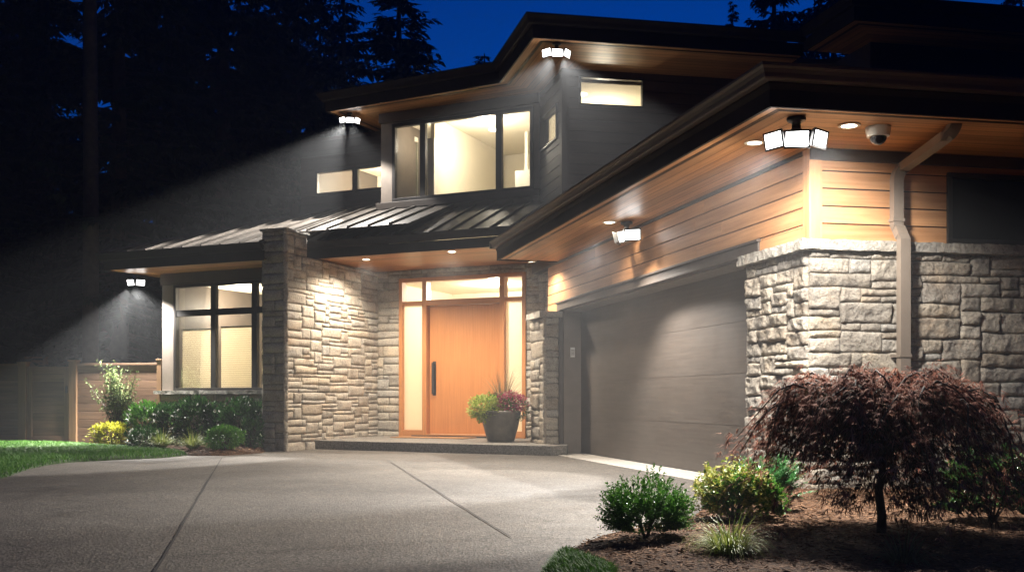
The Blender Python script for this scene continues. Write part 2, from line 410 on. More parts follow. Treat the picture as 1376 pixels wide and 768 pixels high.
def sheet_from(poly, inner_z, step, name, mat, mound=.05, zb=-.02):
    """a ground patch: fine grid clipped to a polygon, domed a little"""
    P = [Vector(p[:2]) for p in poly]
    def inside(x, y):
        c = False; j = len(P) - 1
        for i in range(len(P)):
            if (P[i].y > y) != (P[j].y > y) and x < (P[j].x - P[i].x) * (y - P[i].y) / (P[j].y - P[i].y) + P[i].x: c = not c
            j = i
        return c
    def dist(x, y):
        q = Vector((x, y)); m = 9
        for i in range(len(P)):
            a, b = P[i], P[(i + 1) % len(P)]; ab = b - a; t = max(0, min(1, (q - a).dot(ab) / max(1e-9, ab.length_squared)))
            m = min(m, (q - a - ab * t).length)
        return m
    import bmesh
    from mathutils.geometry import tessellate_polygon
    bm = bmesh.new(); vv = [bm.verts.new((p.x, p.y, 0)) for p in P]; bm.faces.new(vv)
    x0, x1 = min(p.x for p in P), max(p.x for p in P); y0, y1 = min(p.y for p in P), max(p.y for p in P)
    x = x0 + step
    while x < x1:
        bmesh.ops.bisect_plane(bm, geom=bm.verts[:] + bm.edges[:] + bm.faces[:], plane_co=(x, 0, 0), plane_no=(1, 0, 0)); x += step
    y = y0 + step
    while y < y1:
        bmesh.ops.bisect_plane(bm, geom=bm.verts[:] + bm.edges[:] + bm.faces[:], plane_co=(0, y, 0), plane_no=(0, 1, 0)); y += step
    zf = lambda x, y: inner_z * min(1, dist(x, y) / .06) + mound * min(1, dist(x, y) / .5) + .012 * noise.noise(Vector((x * 3, y * 3, 2))) + .01 * noise.noise(Vector((x * 11, y * 11, 7)))
    for v in bm.verts: v.co.z = max(.004, zf(v.co.x, v.co.y))
    be = [e for e in bm.edges if len(e.link_faces) == 1]
    r = bmesh.ops.extrude_edge_only(bm, edges=be)
    for v in [q for q in r['geom'] if isinstance(q, bmesh.types.BMVert)]: v.co.z = zb
    me = bpy.data.meshes.new(name); bm.to_mesh(me); bm.free(); me.materials.append(mat)
    me.polygons.foreach_set('use_smooth', [True] * len(me.polygons))
    o = bpy.data.objects.new(name, me); C.objects.link(o); struct(o)
    return inside, zf, (x0, x1, y0, y1), dist
def curve(pts, n=6):
    out = []
    for i in range(len(pts) - 1):
        p0 = pts[max(0, i - 1)]; p1 = pts[i]; p2 = pts[i + 1]; p3 = pts[min(len(pts) - 1, i + 2)]
        for k_ in range(n):
            t = k_ / n
            out.append(.5 * ((2 * p1) + (p2 - p0) * t + (2 * p0 - 5 * p1 + 4 * p2 - p3) * t * t + (3 * p1 - p0 - 3 * p2 + p3) * t ** 3))
    out.append(pts[-1]); return out
bedR = curve([H(752, 775), H(760, 748), H(790, 727), H(850, 712), H(930, 698)], 5) + [H(955, 672), on(1012, 9.95)] + [Vector((5.8, 9.6)), Vector((5.8, 2.8)), Vector((1.9, 2.8))] + [H(800, 830), H(740, 800)]
bedR = [Vector(p[:2]) for p in bedR]
insR, zR, bbR, dR = sheet_from(bedR, .03, .14, 'mulch_bed', M['mulch'], .05)
bpy.data.objects['mulch_bed']['label'] = 'dark bark mulch bed around the maple'
def LP(px, py): return H(px, py).to_2d()
edge = curve([LP(-60, 652), LP(0, 643), LP(40, 630), LP(85, 622), LP(150, 618), LP(215, 615), LP(252, 611.5)], 5)
lawn = edge + [LP(235, 607.5), LP(170, 603.5), LP(120, 599.5), LP(60, 597.5)] + [LP(0, 597.5), LP(-160, 597.5), LP(-160, 652)]
lawn = [Vector(p[:2]) for p in lawn]
insL, zL, bbL, dL = sheet_from(lawn, .035, .35, 'lawn', M['turf'], .03)
bedL = [LP(255, 612), LP(300, 612), LP(352, 608.5), PF.p(.47, -.1, 0).to_2d(), LW.p(S(LW, 352), .02, 0).to_2d(), LW.p(.0, .02, 0).to_2d(), LP(120, 597.4), LP(120, 599.6), LP(170, 603.7), LP(235, 607.7)]
bedL = [Vector(p[:2]) for p in bedL]
insB, zB, bbB, dB = sheet_from(bedL, .03, .25, 'mulch_bed', M['mulch'], .06)

# ------------------------------------------------------------------ small-leaf builders
def rv(a=1.0): return Vector((random.uniform(-a, a), random.uniform(-a, a), random.uniform(-a, a)))
def leaf(mb, p, d, L, W, fold=.25, n=None):
    d = d.normalized(); s = d.cross(n if n is not None else Vector((0, 0, 1)) + rv(.5))
    if s.length < .01: s = d.orthogonal()
    s.normalize(); u = s.cross(d)
    mb.add([p, p + d * L * .45 + s * W / 2 + u * W * fold, p + d * L, p + d * L * .45 - s * W / 2 + u * W * fold, p + d * L * .5], [(0, 1, 4), (1, 2, 4), (0, 4, 3), (4, 2, 3)])
def blade(mb, p, d, L, W, droop=.6, seg=4):
    side = d.cross(Vector((0, 0, 1)))
    side = (side if side.length > .01 else Vector((1, 0, 0))).normalized(); vs = []; q = p.copy(); dd = d.normalized()
    for i in range(seg + 1):
        wv_ = W * (1 - (i / seg) ** 1.6) + .0004
        vs += [q - side * wv_ / 2, q + side * wv_ / 2]; q = q + dd * L / seg; dd = (dd + Vector((0, 0, -droop / seg * (1 + i * .5)))).normalized()
    mb.add(vs, [(2 * i, 2 * i + 1, 2 * i + 3, 2 * i + 2) for i in range(seg)])
def grass_field(ins, zf, bb, n, hgt, name, label, wd=.004, dist=None, trim=None):
    mb = MB(); mb.raw = True; k_ = 0
    while k_ < n:
        x, y = random.uniform(bb[0], bb[1]), random.uniform(bb[2], bb[3])
        if not ins(x, y): continue
        if trim and not trim(x, y): continue
        k_ += 1
        h = hgt * random.uniform(.6, 1.25); a = random.uniform(0, 6.28)
        d = Vector((math.cos(a) * .5, math.sin(a) * .5, 1)); p = Vector((x, y, zf(x, y) - .004)); sd = Vector((-math.sin(a), math.cos(a), 0))
        mb.add([p - sd * wd, p + sd * wd, p + d * h * .6 + sd * wd * .7, p + Vector((d.x * 1.5, d.y * 1.5, .95)) * h, p + d * h * .6 - sd * wd * .7], [(0, 1, 2, 4), (4, 2, 3)])
    o = mb.build(name, M['grass']); tag(o, label, 'grass', kind='stuff'); return o
grass_field(insL, zL, bbL, 42000, .05, 'grass', 'short green lawn in front of the wooden fence', .006)
corner = [LP(728, 775), LP(742, 753), LP(752, 749), LP(775, 752), LP(812, 764), LP(838, 775), LP(850, 820), LP(740, 820)]
insC, zC, bbC, dC = sheet_from(corner, .05, .1, 'lawn', M['turf'], .04)
grass_field(insC, zC, bbC, 9000, .035, 'grass', 'small patch of green grass at the edge of the driveway and mulch bed', .0028)
def chips(ins, zf, bb, n, size, label, ymax=99):
    mb = MB(); mb.raw = True; k_ = 0
    while k_ < n:
        x, y = random.uniform(bb[0], bb[1]), random.uniform(bb[2], bb[3])
        if y > ymax or not ins(x, y): continue
        k_ += 1; p = Vector((x, y, zf(x, y) + random.uniform(0, .012)))
        a = random.uniform(0, 6.28); d = Vector((math.cos(a), math.sin(a), random.uniform(-.35, .35))).normalized(); s = d.cross(Vector((0, 0, 1)) + rv(.5)).normalized(); u = s.cross(d)
        L = size * random.uniform(.4, 1.5); W = L * random.uniform(.15, .4); T = W * .35
        q = [p - d * L / 2 - s * W / 2, p + d * L / 2 - s * W * .3, p + d * L / 2 + s * W * .35, p - d * L / 2 + s * W / 2]
        mb.add(q + [c_ + u * T for c_ in q], [(4, 5, 6, 7), (0, 1, 5, 4), (1, 2, 6, 5), (2, 3, 7, 6), (3, 0, 4, 7)])
    return tag(mb.build('bark_chips', M['chip']), label, 'bark mulch', kind='stuff')
chips(insR, zR, bbR, 16000, .026, 'brown bark chips covering the bed under the maple')
chips(insB, zB, bbB, 3000, .04, 'brown bark chips under the shrubs by the big window')

# ------------------------------------------------------------------ the house
house = thing('house', 'two storey modern house with stone walls, cedar siding and dark eaves', 'house', (0, 0, 0))

def grid_minus(a0, a1, z0, z1, holes):
    zs = sorted({z0, z1, *[h for q in holes for h in q[2:] if z0 < h < z1]}); out = []
    for b0, b1 in zip(zs, zs[1:]):
        zm = (b0 + b1) / 2; cuts = sorted([(q[0], q[1]) for q in holes if q[2] < zm < q[3]]); x = a0
        for c0, c1 in cuts:
            if c0 > x: out.append((x, min(c0, a1), b0, b1))
            x = max(x, c1)
        if x < a1: out.append((x, a1, b0, b1))
    return out
def siding(name, fr, a0, a1, z0, z1, mat, holes=(), pitch=.15, gap=.011, th=.022, n=0, back=.12, backmat=None):
    a0, a1 = min(a0, a1), max(a0, a1); holes = [(min(h[0], h[1]), max(h[0], h[1]), h[2], h[3]) for h in holes]
    bk = MB()
    for b in grid_minus(a0, a1, z0, z1, holes): bk.fbox(fr, b[0], b[1], n - back, n, b[2], b[3])
    ob = bk.build(name, backmat or M['fascia'], house)
    mb = MB(); z = z0; row = 0
    while z < z1 - .01:
        zt = min(z + pitch - gap, z1); joints = [a0]; x = a0 + random.uniform(1.2, 3.2)
        while x < a1 - .8: joints.append(x); x += random.uniform(2.4, 3.6)
        joints.append(a1); lean = .006
        for b in grid_minus(a0, a1, z, zt, holes):
            js = [b[0]] + [j for j in joints if b[0] + .1 < j < b[1] - .1] + [b[1]]
            for c0, c1 in zip(js, js[1:]):
                t = random.random()
                mb.fbox(fr, c0 + (.0012 if c0 != b[0] else 0), c1 - (.0012 if c1 != b[1] else 0), n, n + th, b[2], b[3], t)
        z += pitch
    mb.build('siding', mat, ob, bevel=.003)
    return ob
def panel(name, fr, a0, a1, z0, z1, mat, holes=(), n0=-.12, n1=0.0, parent=None, bevel=0):
    a0, a1 = min(a0, a1), max(a0, a1); holes = [(min(h[0], h[1]), max(h[0], h[1]), h[2], h[3]) for h in holes]
    mb = MB()
    for b in grid_minus(a0, a1, z0, z1, holes): mb.fbox(fr, b[0], b[1], n0, n1, b[2], b[3], .5)
    return mb.build(name, mat, parent or house, bevel=bevel)

def stones(mb, fr, a0, a1, z0, z1, n, res, cw=.135, ch=.085, depth=.05, seed=1, noisy=1.0, maxw=6, maxh=3, clip=None):
    rnd = random.Random(seed); a0, a1 = min(a0, a1), max(a0, a1)
    W = max(2, round((a1 - a0) / cw)); Hh = max(2, round((z1 - z0) / ch)); cw = (a1 - a0) / W; ch = (z1 - z0) / Hh
    occ = [[False] * W for _ in range(Hh)]
    gx = [[(i + rnd.uniform(-.22, .22) if 0 < i < W else i) for i in range(W + 1)] for _ in range(Hh + 1)]
    rowz = [0] + [j + rnd.uniform(-.2, .2) for j in range(1, Hh)] + [Hh]
    def warp(i, j):
        i2 = i + .18 * noise.noise(Vector((i * .35, j * .35, seed))) * (0 < i < W)
        j2 = j + .22 * noise.noise(Vector((i * .22, j * .5, seed + 9))) * (0 < j < Hh)
        return a0 + i2 * cw, z0 + j2 * ch
    for j in range(Hh):
        for i in range(W):
            if occ[j][i]: continue
            hh = rnd.choice([1, 1, 2, 2, 2, 3][:3 + maxh]); ww = rnd.randint(2, maxw) if hh < 3 else rnd.randint(2, max(2, maxw - 1))
            hh = min(hh, Hh - j, maxh); w2 = 0
            while w2 < ww and i + w2 < W and not occ[j][i + w2]: w2 += 1
            if i + w2 == W - 1 and not occ[j][W - 1]: w2 += 1
            while hh > 1 and any(occ[j + hh - 1][i + q] for q in range(w2)): hh -= 1
            for b in range(hh):
                for a in range(w2): occ[j + b][i + a] = True
            jl, jr = (rnd.uniform(-.1, .1) if i > 0 else 0), (rnd.uniform(-.1, .1) if i + w2 < W else 0)
            gi, gj = w2 * cw, hh * ch
            nx = max(3, int(gi / res)); ny = max(3, int(gj / res)); off = rnd.uniform(.012, depth) * min(1, .5 + hh * .25); tx, tz = rnd.uniform(-.05, .05), rnd.uniform(-.06, .06); tt = rnd.random(); mg = rnd.uniform(.002, .005)
            rr = rnd.uniform(.006, .013); vs = []; fs = []; ro = rnd.uniform(0, 50)
            for y in range(-1, ny + 2):
                for x in range(-1, nx + 2):
                    fx = min(max(x, 0), nx) / nx; fy = min(max(y, 0), ny) / ny
                    A, B = warp(i + fx * w2, j + fy * hh)
                    da = min(fx, 1 - fx) * gi; db = min(fy, 1 - fy) * gj; e = min(da, db)
                    # pull the rim in for the joint; rough the outline
                    cx, cz = (fx - .5), (fy - .5)
                    A -= math.copysign(min(1, abs(cx) * 2) ** 6 * mg, cx); B -= math.copysign(min(1, abs(cz) * 2) ** 6 * mg, cz)
                    wob = noise.noise(Vector((A * 9 + ro, B * 9, seed))) * .006 * noisy
                    A += wob * (0 < i + fx * w2 < W); B += wob * .7
                    corner_ = math.hypot(max(0, rr - da), max(0, rr - db)) / rr
                    prof = 1 - min(1, corner_) ** 2.2
                    nn = off * prof + (tx * (fx - .5) * gi + tz * (fy - .5) * gj) * 1.0
                    nn += noisy * (.016 * noise.noise(Vector((A * 7 + ro, B * 7, ro))) + .009 * noise.noise(Vector((A * 19, B * 19, ro))) + .005 * noise.noise(Vector((A * 45, B * 45, ro)))) * (.4 + .6 * prof)
                    if x < 0 or x > nx or y < 0 or y > ny: nn = -.03
                    vs.append(fr.p(A, n + nn, B))
            cols = nx + 3
            for y in range(ny + 2):
                for x in range(nx + 2): q = y * cols + x; fs.append((q, q + 1, q + cols + 1, q + cols))
            mb.add(vs, fs, tt)
def rough_slab(name, fr, a0, a1, n0, n1, z0, z1, mat, res=.03, amp=.012, seed=3, parent=None):
    a0, a1 = min(a0, a1), max(a0, a1); mb = MB()
    na = max(2, int((a1 - a0) / res)); nn = max(2, int((n1 - n0) / res)); nz = max(2, int((z1 - z0) / res))
    def dis(a, n, z):
        q = Vector((a * 16, n * 16, z * 16 + seed)); r = Vector((noise.noise(q), noise.noise(q + Vector((31, 0, 0))), noise.noise(q + Vector((0, 57, 0)))))
        q2 = q * 2.7; r2 = Vector((noise.noise(q2), noise.noise(q2 + Vector((31, 0, 0))), noise.noise(q2 + Vector((0, 57, 0)))))
        r = r + r2 * .6; return fr.p(a, n + r.x * amp, z + r.y * amp * .6) + Vector((fr.d.x, fr.d.y, 0)) * r.z * amp * .5
    def face(fn, I, J):
        vs = [fn(i / I, j / J) for j in range(J + 1) for i in range(I + 1)]
        mb.add(vs, [(j * (I + 1) + i, j * (I + 1) + i + 1, (j + 1) * (I + 1) + i + 1, (j + 1) * (I + 1) + i) for j in range(J) for i in range(I)], .3 + .4 * random.random())
    l = lambda a, b, t: a + (b - a) * t
    face(lambda u, v: dis(l(a0, a1, u), n1, l(z0, z1, v)), na, nz); face(lambda u, v: dis(l(a0, a1, u), n0, l(z0, z1, v)), na, nz)
    face(lambda u, v: dis(l(a0, a1, u), l(n0, n1, v), z1), na, nn); face(lambda u, v: dis(l(a0, a1, u), l(n0, n1, v), z0), na, nn)
    face(lambda u, v: dis(a0, l(n0, n1, u), l(z0, z1, v)), nn, nz); face(lambda u, v: dis(a1, l(n0, n1, u), l(z0, z1, v)), nn, nz)
    mb.raw = True
    return mb.build(name, mat, parent or house, smooth=True)

def window(fr, a0, a1, z0, z1, n=0.0, ma=(), mz=(), fw=.05, mat=None, pane=True, mw=None, depth=.07, glassmat=None, label=None):
    a0, a1 = min(a0, a1), max(a0, a1); mw = mw or fw; mat = mat or M['bronze']; mb = MB()
    mb.fbox(fr, a0 - fw, a1 + fw, n - depth, n + .02, z0 - fw, z0, .5); mb.fbox(fr, a0 - fw, a1 + fw, n - depth, n + .02, z1, z1 + fw, .5)
    mb.fbox(fr, a0 - fw, a0, n - depth, n + .018, z0, z1, .5, True); mb.fbox(fr, a1, a1 + fw, n - depth, n + .018, z0, z1, .5, True)
    for q in ma: mb.fbox(fr, q - mw / 2, q + mw / 2, n - depth + .004, n + .014, z0, z1, .5, True)
    for q in mz: mb.fbox(fr, a0, a1, n - depth + .007, n + .010, q - mw / 2, q + mw / 2, .5)
    o = mb.build('window', mat, house, bevel=.003)
    if label: o['label'] = label
    if pane:
        pb = MB(); pb.fbox(fr, a0, a1, n - depth + .02, n - depth + .028, z0, z1, .5); pb.build('pane', glassmat or M['glass'], o)
    return o
def sheet(fr, a0, a1, n, z0, z1, name, mat, parent):
    mb = MB(); mb.add([fr.p(a0, n, z0), fr.p(a1, n, z0), fr.p(a1, n, z1), fr.p(a0, n, z1)], [(0, 1, 2, 3)], .5, [[(a0, z0), (a1, z0), (a1, z1), (a0, z1)]]); return mb.build(name, mat, parent)
def room(fr, a0, a1, nf, nb, z0, z1, mat=None, ceil=None, lamps=(), power=30, openl=False, lamp_at=None, drop=.45):
    """the room one sees into: side walls, back wall, floor, and a ceiling"""
    a0, a1 = min(a0, a1), max(a0, a1); mb = MB(); T = .03
    mb.fbox(fr, a0 - T, a1 + T, nb - T, nb, z0 - T, z1 + T, .5)
    if not openl: mb.fbox(fr, a0 - T, a0, nb, nf, z0, z1, .5)
    mb.fbox(fr, a1, a1 + T, nb, nf, z0, z1, .5); mb.fbox(fr, a0, a1, nb, nf, z0 - T, z0, .5)
    r_ = mb.build('room', mat or M['interior'], house)
    cb = MB(); cb.fbox(fr, a0, a1, nb, nf, z1, z1 + T, .5); cb.build('ceiling', ceil or M['ceil_in'], r_)
    for la, ln_ in lamps:
        lm = MB(); c_ = fr.p(la, ln_, z1 - .012); lathe(lm, [(.001, -.004), (.075, -.004), (.085, .0), (.085, .01)], c_, 20); lm.build('ceiling_lamp', M['lamp_in'], r_)
    pa, pn = lamp_at or ((a0 + a1) / 2, (nf + nb) / 2)
    L = bpy.data.lights.new('room_light', 'POINT'); L.energy = power; L.color = INNER; L.shadow_soft_size = .1
    lo = bpy.data.objects.new('room_light', L); C.objects.link(lo); lo.location = fr.p(pa, pn, z1 - drop); lo.parent = r_
    return r_

SOF1 = 2.98                                # garage soffit height
# --- garage wing side wall
gs_far = S(GW, 738)
o_n, o_f = S(GW, 1013) - .02, S(GW, 755)   # garage door opening along the wall
ztrim = 2.42
siding('garage_wall', GW, .0, gs_far, 2.2, SOF1, M['cedar'], holes=[(o_n - .12, o_f + .12, 0, 2.32)])
panel('garage_wall', GW, .02, o_n, .0, 2.2, M['mortar'], n0=-.3, n1=-.01)
panel('garage_wall', GW, o_f + .12, gs_far, .0, 2.2, M['mortar'], n0=-.3, n1=-.01)
cb = MB(); cb.fbox(GW, -.028, .085, .0, .034, 2.2, SOF1, .85, True); cb.fbox(RF, -.03, .085, .0, .034, 2.2, SOF1, .85, True); cb.build('corner_board', M['cedar'], house, bevel=.003)
tr = MB()   # layered flat casing round the opening
tr.fbox(GW, o_n - .14, o_f + .16, -.02, .040, 2.235, 2.315, .5); tr.fbox(GW, o_n - .16, o_f + .18, -.02, .062, 2.315, 2.34, .5)
tr.fbox(GW, o_n - .10, o_f + .10, -.02, .055, 2.205, 2.235, .5)
tr.fbox(GW, o_n - .14, o_n, -.02, .040, 0.0, 2.235, .5, True); tr.fbox(GW, o_f, o_f + .14, -.02, .040, 0.0, 2.235, .5, True)
tr.build('door_casing', M['brown'], house, bevel=.004)
jb = MB(); jb.fbox(GW, o_n - .02, o_n + .03, -.40, -.021, 0, 2.235, .5, True); jb.fbox(GW, o_f - .03, o_f + .02, -.40, -.021, 0, 2.235, .5, True); jb.fbox(GW, o_n + .03, o_f - .03, -.40, -.021, 2.185, 2.235, .5)
jb.build('door_jamb', M['taupe'], house, bevel=.003)
gdr = MB(); nd = -.30
zs = [.02, .565, 1.11, 1.65, 2.19]
for q in range(4):
    gdr.fbox(GW, o_n + .03, o_f - .03, nd - .04, nd, zs[q] + .003, zs[q + 1] - .003, .5)
    gdr.fbox(GW, o_n + .03, o_f - .03, nd - .04, nd - .003, zs[q + 1] - .003, zs[q + 1] + .003, .5)
gdo = gdr.build('garage_door', M['garage'], house)
ws = MB(); ws.fbox(GW, o_n + .03, o_f - .03, nd - .03, nd + .004, .0, .025, .5); ws.build('bottom_seal', M['bronze'], gdo)
# interior blocker behind the door
panel('garage_wall', GW, .02, gs_far, 0, 2.9, M['brown'], n0=-.62, n1=-.5)
# stone piers
cz0, cz1 = 2.10, 2.19
pier = MB(); pa = MB()
stones(pier, GW, -.06, o_n - .01, -.05, cz0, .085, .014, cw=.095, ch=.062, depth=.032, seed=11, noisy=1.6, maxw=6)
pa.fbox(GW, -.0, o_n - .012, -.3, .075, -.05, cz0, .5)
stones(pier, RF, -.06, 6.2, -.05, cz0, .085, .018, cw=.095, ch=.062, depth=.030, seed=12, noisy=1.5, maxw=6)
pa.fbox(RF, -.0, 6.2, -.25, .075, -.05, cz0, .5)
# the jamb side return of the pier
PR = Fr(GW.p(o_n - .01, 0, 0).to_2d(), -gn, gd)
stones(pier, PR, -.09, .22, -.05, cz0, .0, .03, cw=.13, ch=.095, depth=.02, seed=15)
pb_ = pa.build('stone_wall', M['mortar'], house); pier.raw = True
pier.build('stonework', M['stone'], pb_, smooth=True)
rough_slab('stone_cap', GW, -.145, o_n + .04, -.05, .165, cz0, cz1, M['cap'], .018, .012, 5)
rough_slab('stone_cap', RF, -.14, 6.2, -.05, .16, cz0 + .003, cz1 - .002, M['cap'], .022, .012, 6)
pier2 = MB(); pa2 = MB(); f0, f1 = o_f - .0 + .02, gs_far + .1
pa2.fbox(GW, f0 + .03, f1, .0, .27, -.05, cz0, .5)
stones(pier2, GW, f0, f1, -.05, cz0, .27, .035, cw=.14, ch=.09, depth=.035, seed=21)
P2 = Fr(GW.p(f0 + .03, 0, 0).to_2d(), gn, -gd)
stones(pier2, P2, .03, .29, -.05, cz0, .0, .03, cw=.13, ch=.10, depth=.035, seed=22, maxw=2, maxh=2)
pb2 = pa2.build('stone_pier', M['mortar'], house); pier2.build('stonework', M['stone'], pb2, smooth=True)
rough_slab('stone_cap', GW, f0 - .06, f1, .0, .36, cz0, cz1, M['cap'], .03, .012, 8)
# return wall closing the back of the garage wing
RET = Fr(GW.p(gs_far, 0, 0).to_2d(), -gn, gd)
siding('garage_back_wall', RET, 0, 4.5, 0, SOF1, M['cedar'])
# --- right front wall
wr0, wr1 = S(RF, 1276), S(RF, 1276) + 1.35; wz0, wz1 = 2.215, Z(RF, 1276, 240)
siding('right_front_wall', RF, .0, 6.2, 2.2, SOF1 - .10, M['cedar'], holes=[(wr0 - .04, wr1 + .04, wz0 - .1, wz1 + .04)])
fz = MB(); fz.fbox(RF, -.03, 6.2, -.1, .05, SOF1 - .10, SOF1 - .002, .3); fz.fbox(GW, .04, gs_far, .0, .03, SOF1 - .035, SOF1 - .002, .3); fz.build('frieze_board', M['brown'], house, bevel=.003)
window(RF, wr0, wr1, wz0 + .03, wz1, .03, (), (), .045, glassmat=M['darkglass'], label='dark unlit window high in the right front wall')

# --- eaves of the garage wing
def unit_eave(path, z, soff_w, name, fas_h=.27, gut=.10, roof_in=3.4, roof_up=.9, cap=True, vent=True, gutter_top=.0, roofmat=None):
    """path runs with the building on its left; offsets to the left are inward (positive)"""
    sm = MB(); sweep(sm, path, [(0.02, z), (soff_w, z), (soff_w, z + .02), (0.02, z + .02)])
    so = sm.build('soffit', M['soffit'], house)
    if vent:
        vm = MB(); sweep(vm, path, [(.11, z - .004), (.125, z - .004), (.125, z + .001), (.11, z + .001)]); sweep(vm, path, [(.135, z - .004), (.15, z - .004), (.15, z + .001), (.135, z + .001)])
        vm.build('soffit_vent', M['bronze'], so)
    fm = MB(); sweep(fm, path, [(0.022, z - .018), (-.004, z - .018), (-.004, z + fas_h - gut - .01), (0.022, z + fas_h - gut - .01)])
    sweep(fm, path, [(.03, z + .02), (-.02, z + fas_h - gut - .012), (-.02, z + fas_h - .01), (.03, z + fas_h - .01)])
    fm.build('fascia', M['fascia'], house)
    g0 = z + fas_h - gut; gm = MB()
    sweep(gm, path, [(-.022, g0), (-.075, g0), (-.085, g0 + .012), (-.092, g0 + gut * .4), (-.105, g0 + gut * .65), (-.122, g0 + gut * .82), (-.125, g0 + gut), (-.115, g0 + gut), (-.112, g0 + gut * .85), (-.03, g0 + gut * .6), (-.022, g0 + gut)])
    gm.build('gutter', M['gutter'], house)
    rm = MB(); zr = z + fas_h
    sweep(rm, path, [(-.05, zr - .008), (-.05, zr + .004), (roof_in, zr + roof_up), (roof_in, zr + roof_up - .03), (.03, zr - .01)])
    rm.build('roof', roofmat or M['shingle'], house)
Ae = H(1035, 140, SOF1).to_2d(); Be = on(665, 0).copy()
tB = (Ae.y * 0)
EG = Fr(Ae, gd, gn); Be = EG.p(S(EG, 668), 0, 0).to_2d(); Ee = Ae + rd * 8.5
unit_eave([(Be + gd * 0)[:], Ae[:], Ee[:]], SOF1, 2.6, 'garage', .265, .105, 3.6, .75)
# gutter end and the returned eave at its far end
re = MB(); REf = Fr(Be, -gn, gd); re.fbox(REf, .0, 3.5, .0, .03, SOF1 - .018, SOF1 + .255, .5); re.build('fascia', M['fascia'], house)
re = MB(); re.fbox(EG, S(EG, 668) - .012, S(EG, 668) + .012, .0, .12, SOF1 + .155, SOF1 + .262, .5); re.build('gutter_end_cap', M['gutter'], house)

# --- downspout
dn = MB()
def ribbed(mb, pts, hw, dp, fr):
    """rectangular ribbed pipe through points (s, n, z)"""
    def q(c, d, i):
        up = Vector((0, 0, 1)); s = Vector((fr.d.x, fr.d.y, 0)); n = Vector((fr.n.x, fr.n.y, 0)); e = n.cross(d); e = e.normalized() if abs(n.dot(d)) < .9 else s
        nn = d.cross(e).normalized(); prof = [(-1, -1), (-.5, -1), (-.45, -.85), (-.05, -.85), (0, -1), (.05, -.85), (.45, -.85), (.5, -1), (1, -1), (1, 1), (0, 1), (-1, 1)]
        return [c + e * hw * a + nn * dp * b for a, b in prof]
    P_ = [fr.p(*c_) for c_ in pts]; vs = []; m = 12
    for i, c_ in enumerate(P_):
        d = (P_[min(i + 1, len(P_) - 1)] - P_[max(i - 1, 0)]).normalized(); vs += q(c_, d, i)
    fs = [(i * m + j, i * m + (j + 1) % m, (i + 1) * m + (j + 1) % m, (i + 1) * m + j) for i in range(len(P_) - 1) for j in range(m)] + [tuple(range(m)), tuple(range((len(P_) - 1) * m, len(P_) * m))]
    mb.add(vs, fs)
ns = .12; sA = S(RF, 1205, ns); sB = S(RF, 1212, ns + .06); sT = S(RF, 1283, .95)
pts = [(sT, .95, SOF1 + .17), (sT, .95, SOF1 + .03)]
for i in range(7):
    t = i / 6 * R(58); pts.append((sT - .10 * (1 - math.cos(t)), .95 - .10 * (1 - math.cos(t)), SOF1 + .03 - .14 * math.sin(t)))
zA = Z(RF, 1205, 243, ns)
for i in range(7):
    t = (6 - i) / 6 * R(58); pts.append((sA + .09 * (1 - math.cos(t)), ns + .09 * (1 - math.cos(t)), zA + .13 * math.sin(t)))
pts += [(sA, ns, zA - .05), (sA, ns, 2.33), (sA + .012, ns + .01, 2.30), (sB - .012, ns + .075, 2.23), (sB, ns + .085, 2.20), (sB, ns + .085, .12)]
ribbed(dn, pts, .046, .034, RF)
dno = dn.build('downspout', M['downspout'], house)
for z in (2.36, 1.2):
    bk = MB(); bk.fbox(RF, (sA if z > 2 else sB) - .055, (sA if z > 2 else sB) + .055, .08, (ns if z > 2 else ns + .085) + .04, z, z + .025, .5); bk.build('bracket', M['downspout'], dno)

# --- entry: stone back wall with the door unit
SE = 3.22
eL, eR = S(EN, 537), S(EN, 707); ez0, ez1 = .15, Z(EN, 622, 370)
ent = MB(); eb = MB(); sR = S(EN, 745) + .3
for (a, b, c_, d, sd) in ((S(EN, 500), eL, .1, SE, 31), (eR, sR, .1, SE, 32), (eL, eR, ez1, SE, 33)):
    stones(ent, EN, a, b, c_, d, .0, .04, cw=.12, ch=.07 if sd != 33 else .2, depth=.018, noisy=.65, seed=sd, maxh=3 if sd != 33 else 1)
    eb.fbox(EN, a, b, -.2, -.012, c_, d, .5)
eo = eb.build('entry_wall', M['mortar'], house); ent.raw = True; ent.build('stonework', M['stone'], eo, smooth=True)
# door frame: three columns, two rows
c1, c2 = S(EN, 571), S(EN, 675); FW = .075
zT0 = Z(EN, 622, 404); 
fm = MB()
def fpost(a0, a1, z0, z1, n1=.03): fm.fbox(EN, a0, a1, -.14, n1, z0, z1, .6, True)
def frail(a0, a1, z0, z1, n1=.026): fm.fbox(EN, a0, a1, -.14, n1, z0, z1, .6)
fpost(eL, eL + .07, ez0, ez1); fpost(eR - .07, eR, ez0, ez1); fpost(c1 - .045, c1 + .045, ez0, ez1 - .07, .028); fpost(c2 - .045, c2 + .045, ez0, ez1 - .07, .028)
frail(eL + .07, eR - .07, ez1 - .07, ez1); frail(c1 + .045, c2 - .045, zT0 - .06, zT0 + .04)
frail(eL + .07, c1 - .045, zT0 - .04, zT0 + .03, .024); frail(c2 + .045, eR - .07, zT0 - .04, zT0 + .03, .024)
frail(eL + .07, c1 - .045, ez0, ez0 + .12, .024); frail(c2 + .045, eR - .07, ez0, ez0 + .12, .024); frail(c1 + .045, c2 - .045, ez0, ez0 + .05, .05)
dfo = fm.build('door_frame', M['frame_wood'], house, bevel=.004)
ds = MB(); ds.fbox(EN, c1 + .05, c2 - .05, -.13, -.08, ez0 + .055, zT0 - .065, .7, True)
door = ds.build('front_door', M['door_wood'], house, bevel=.003)
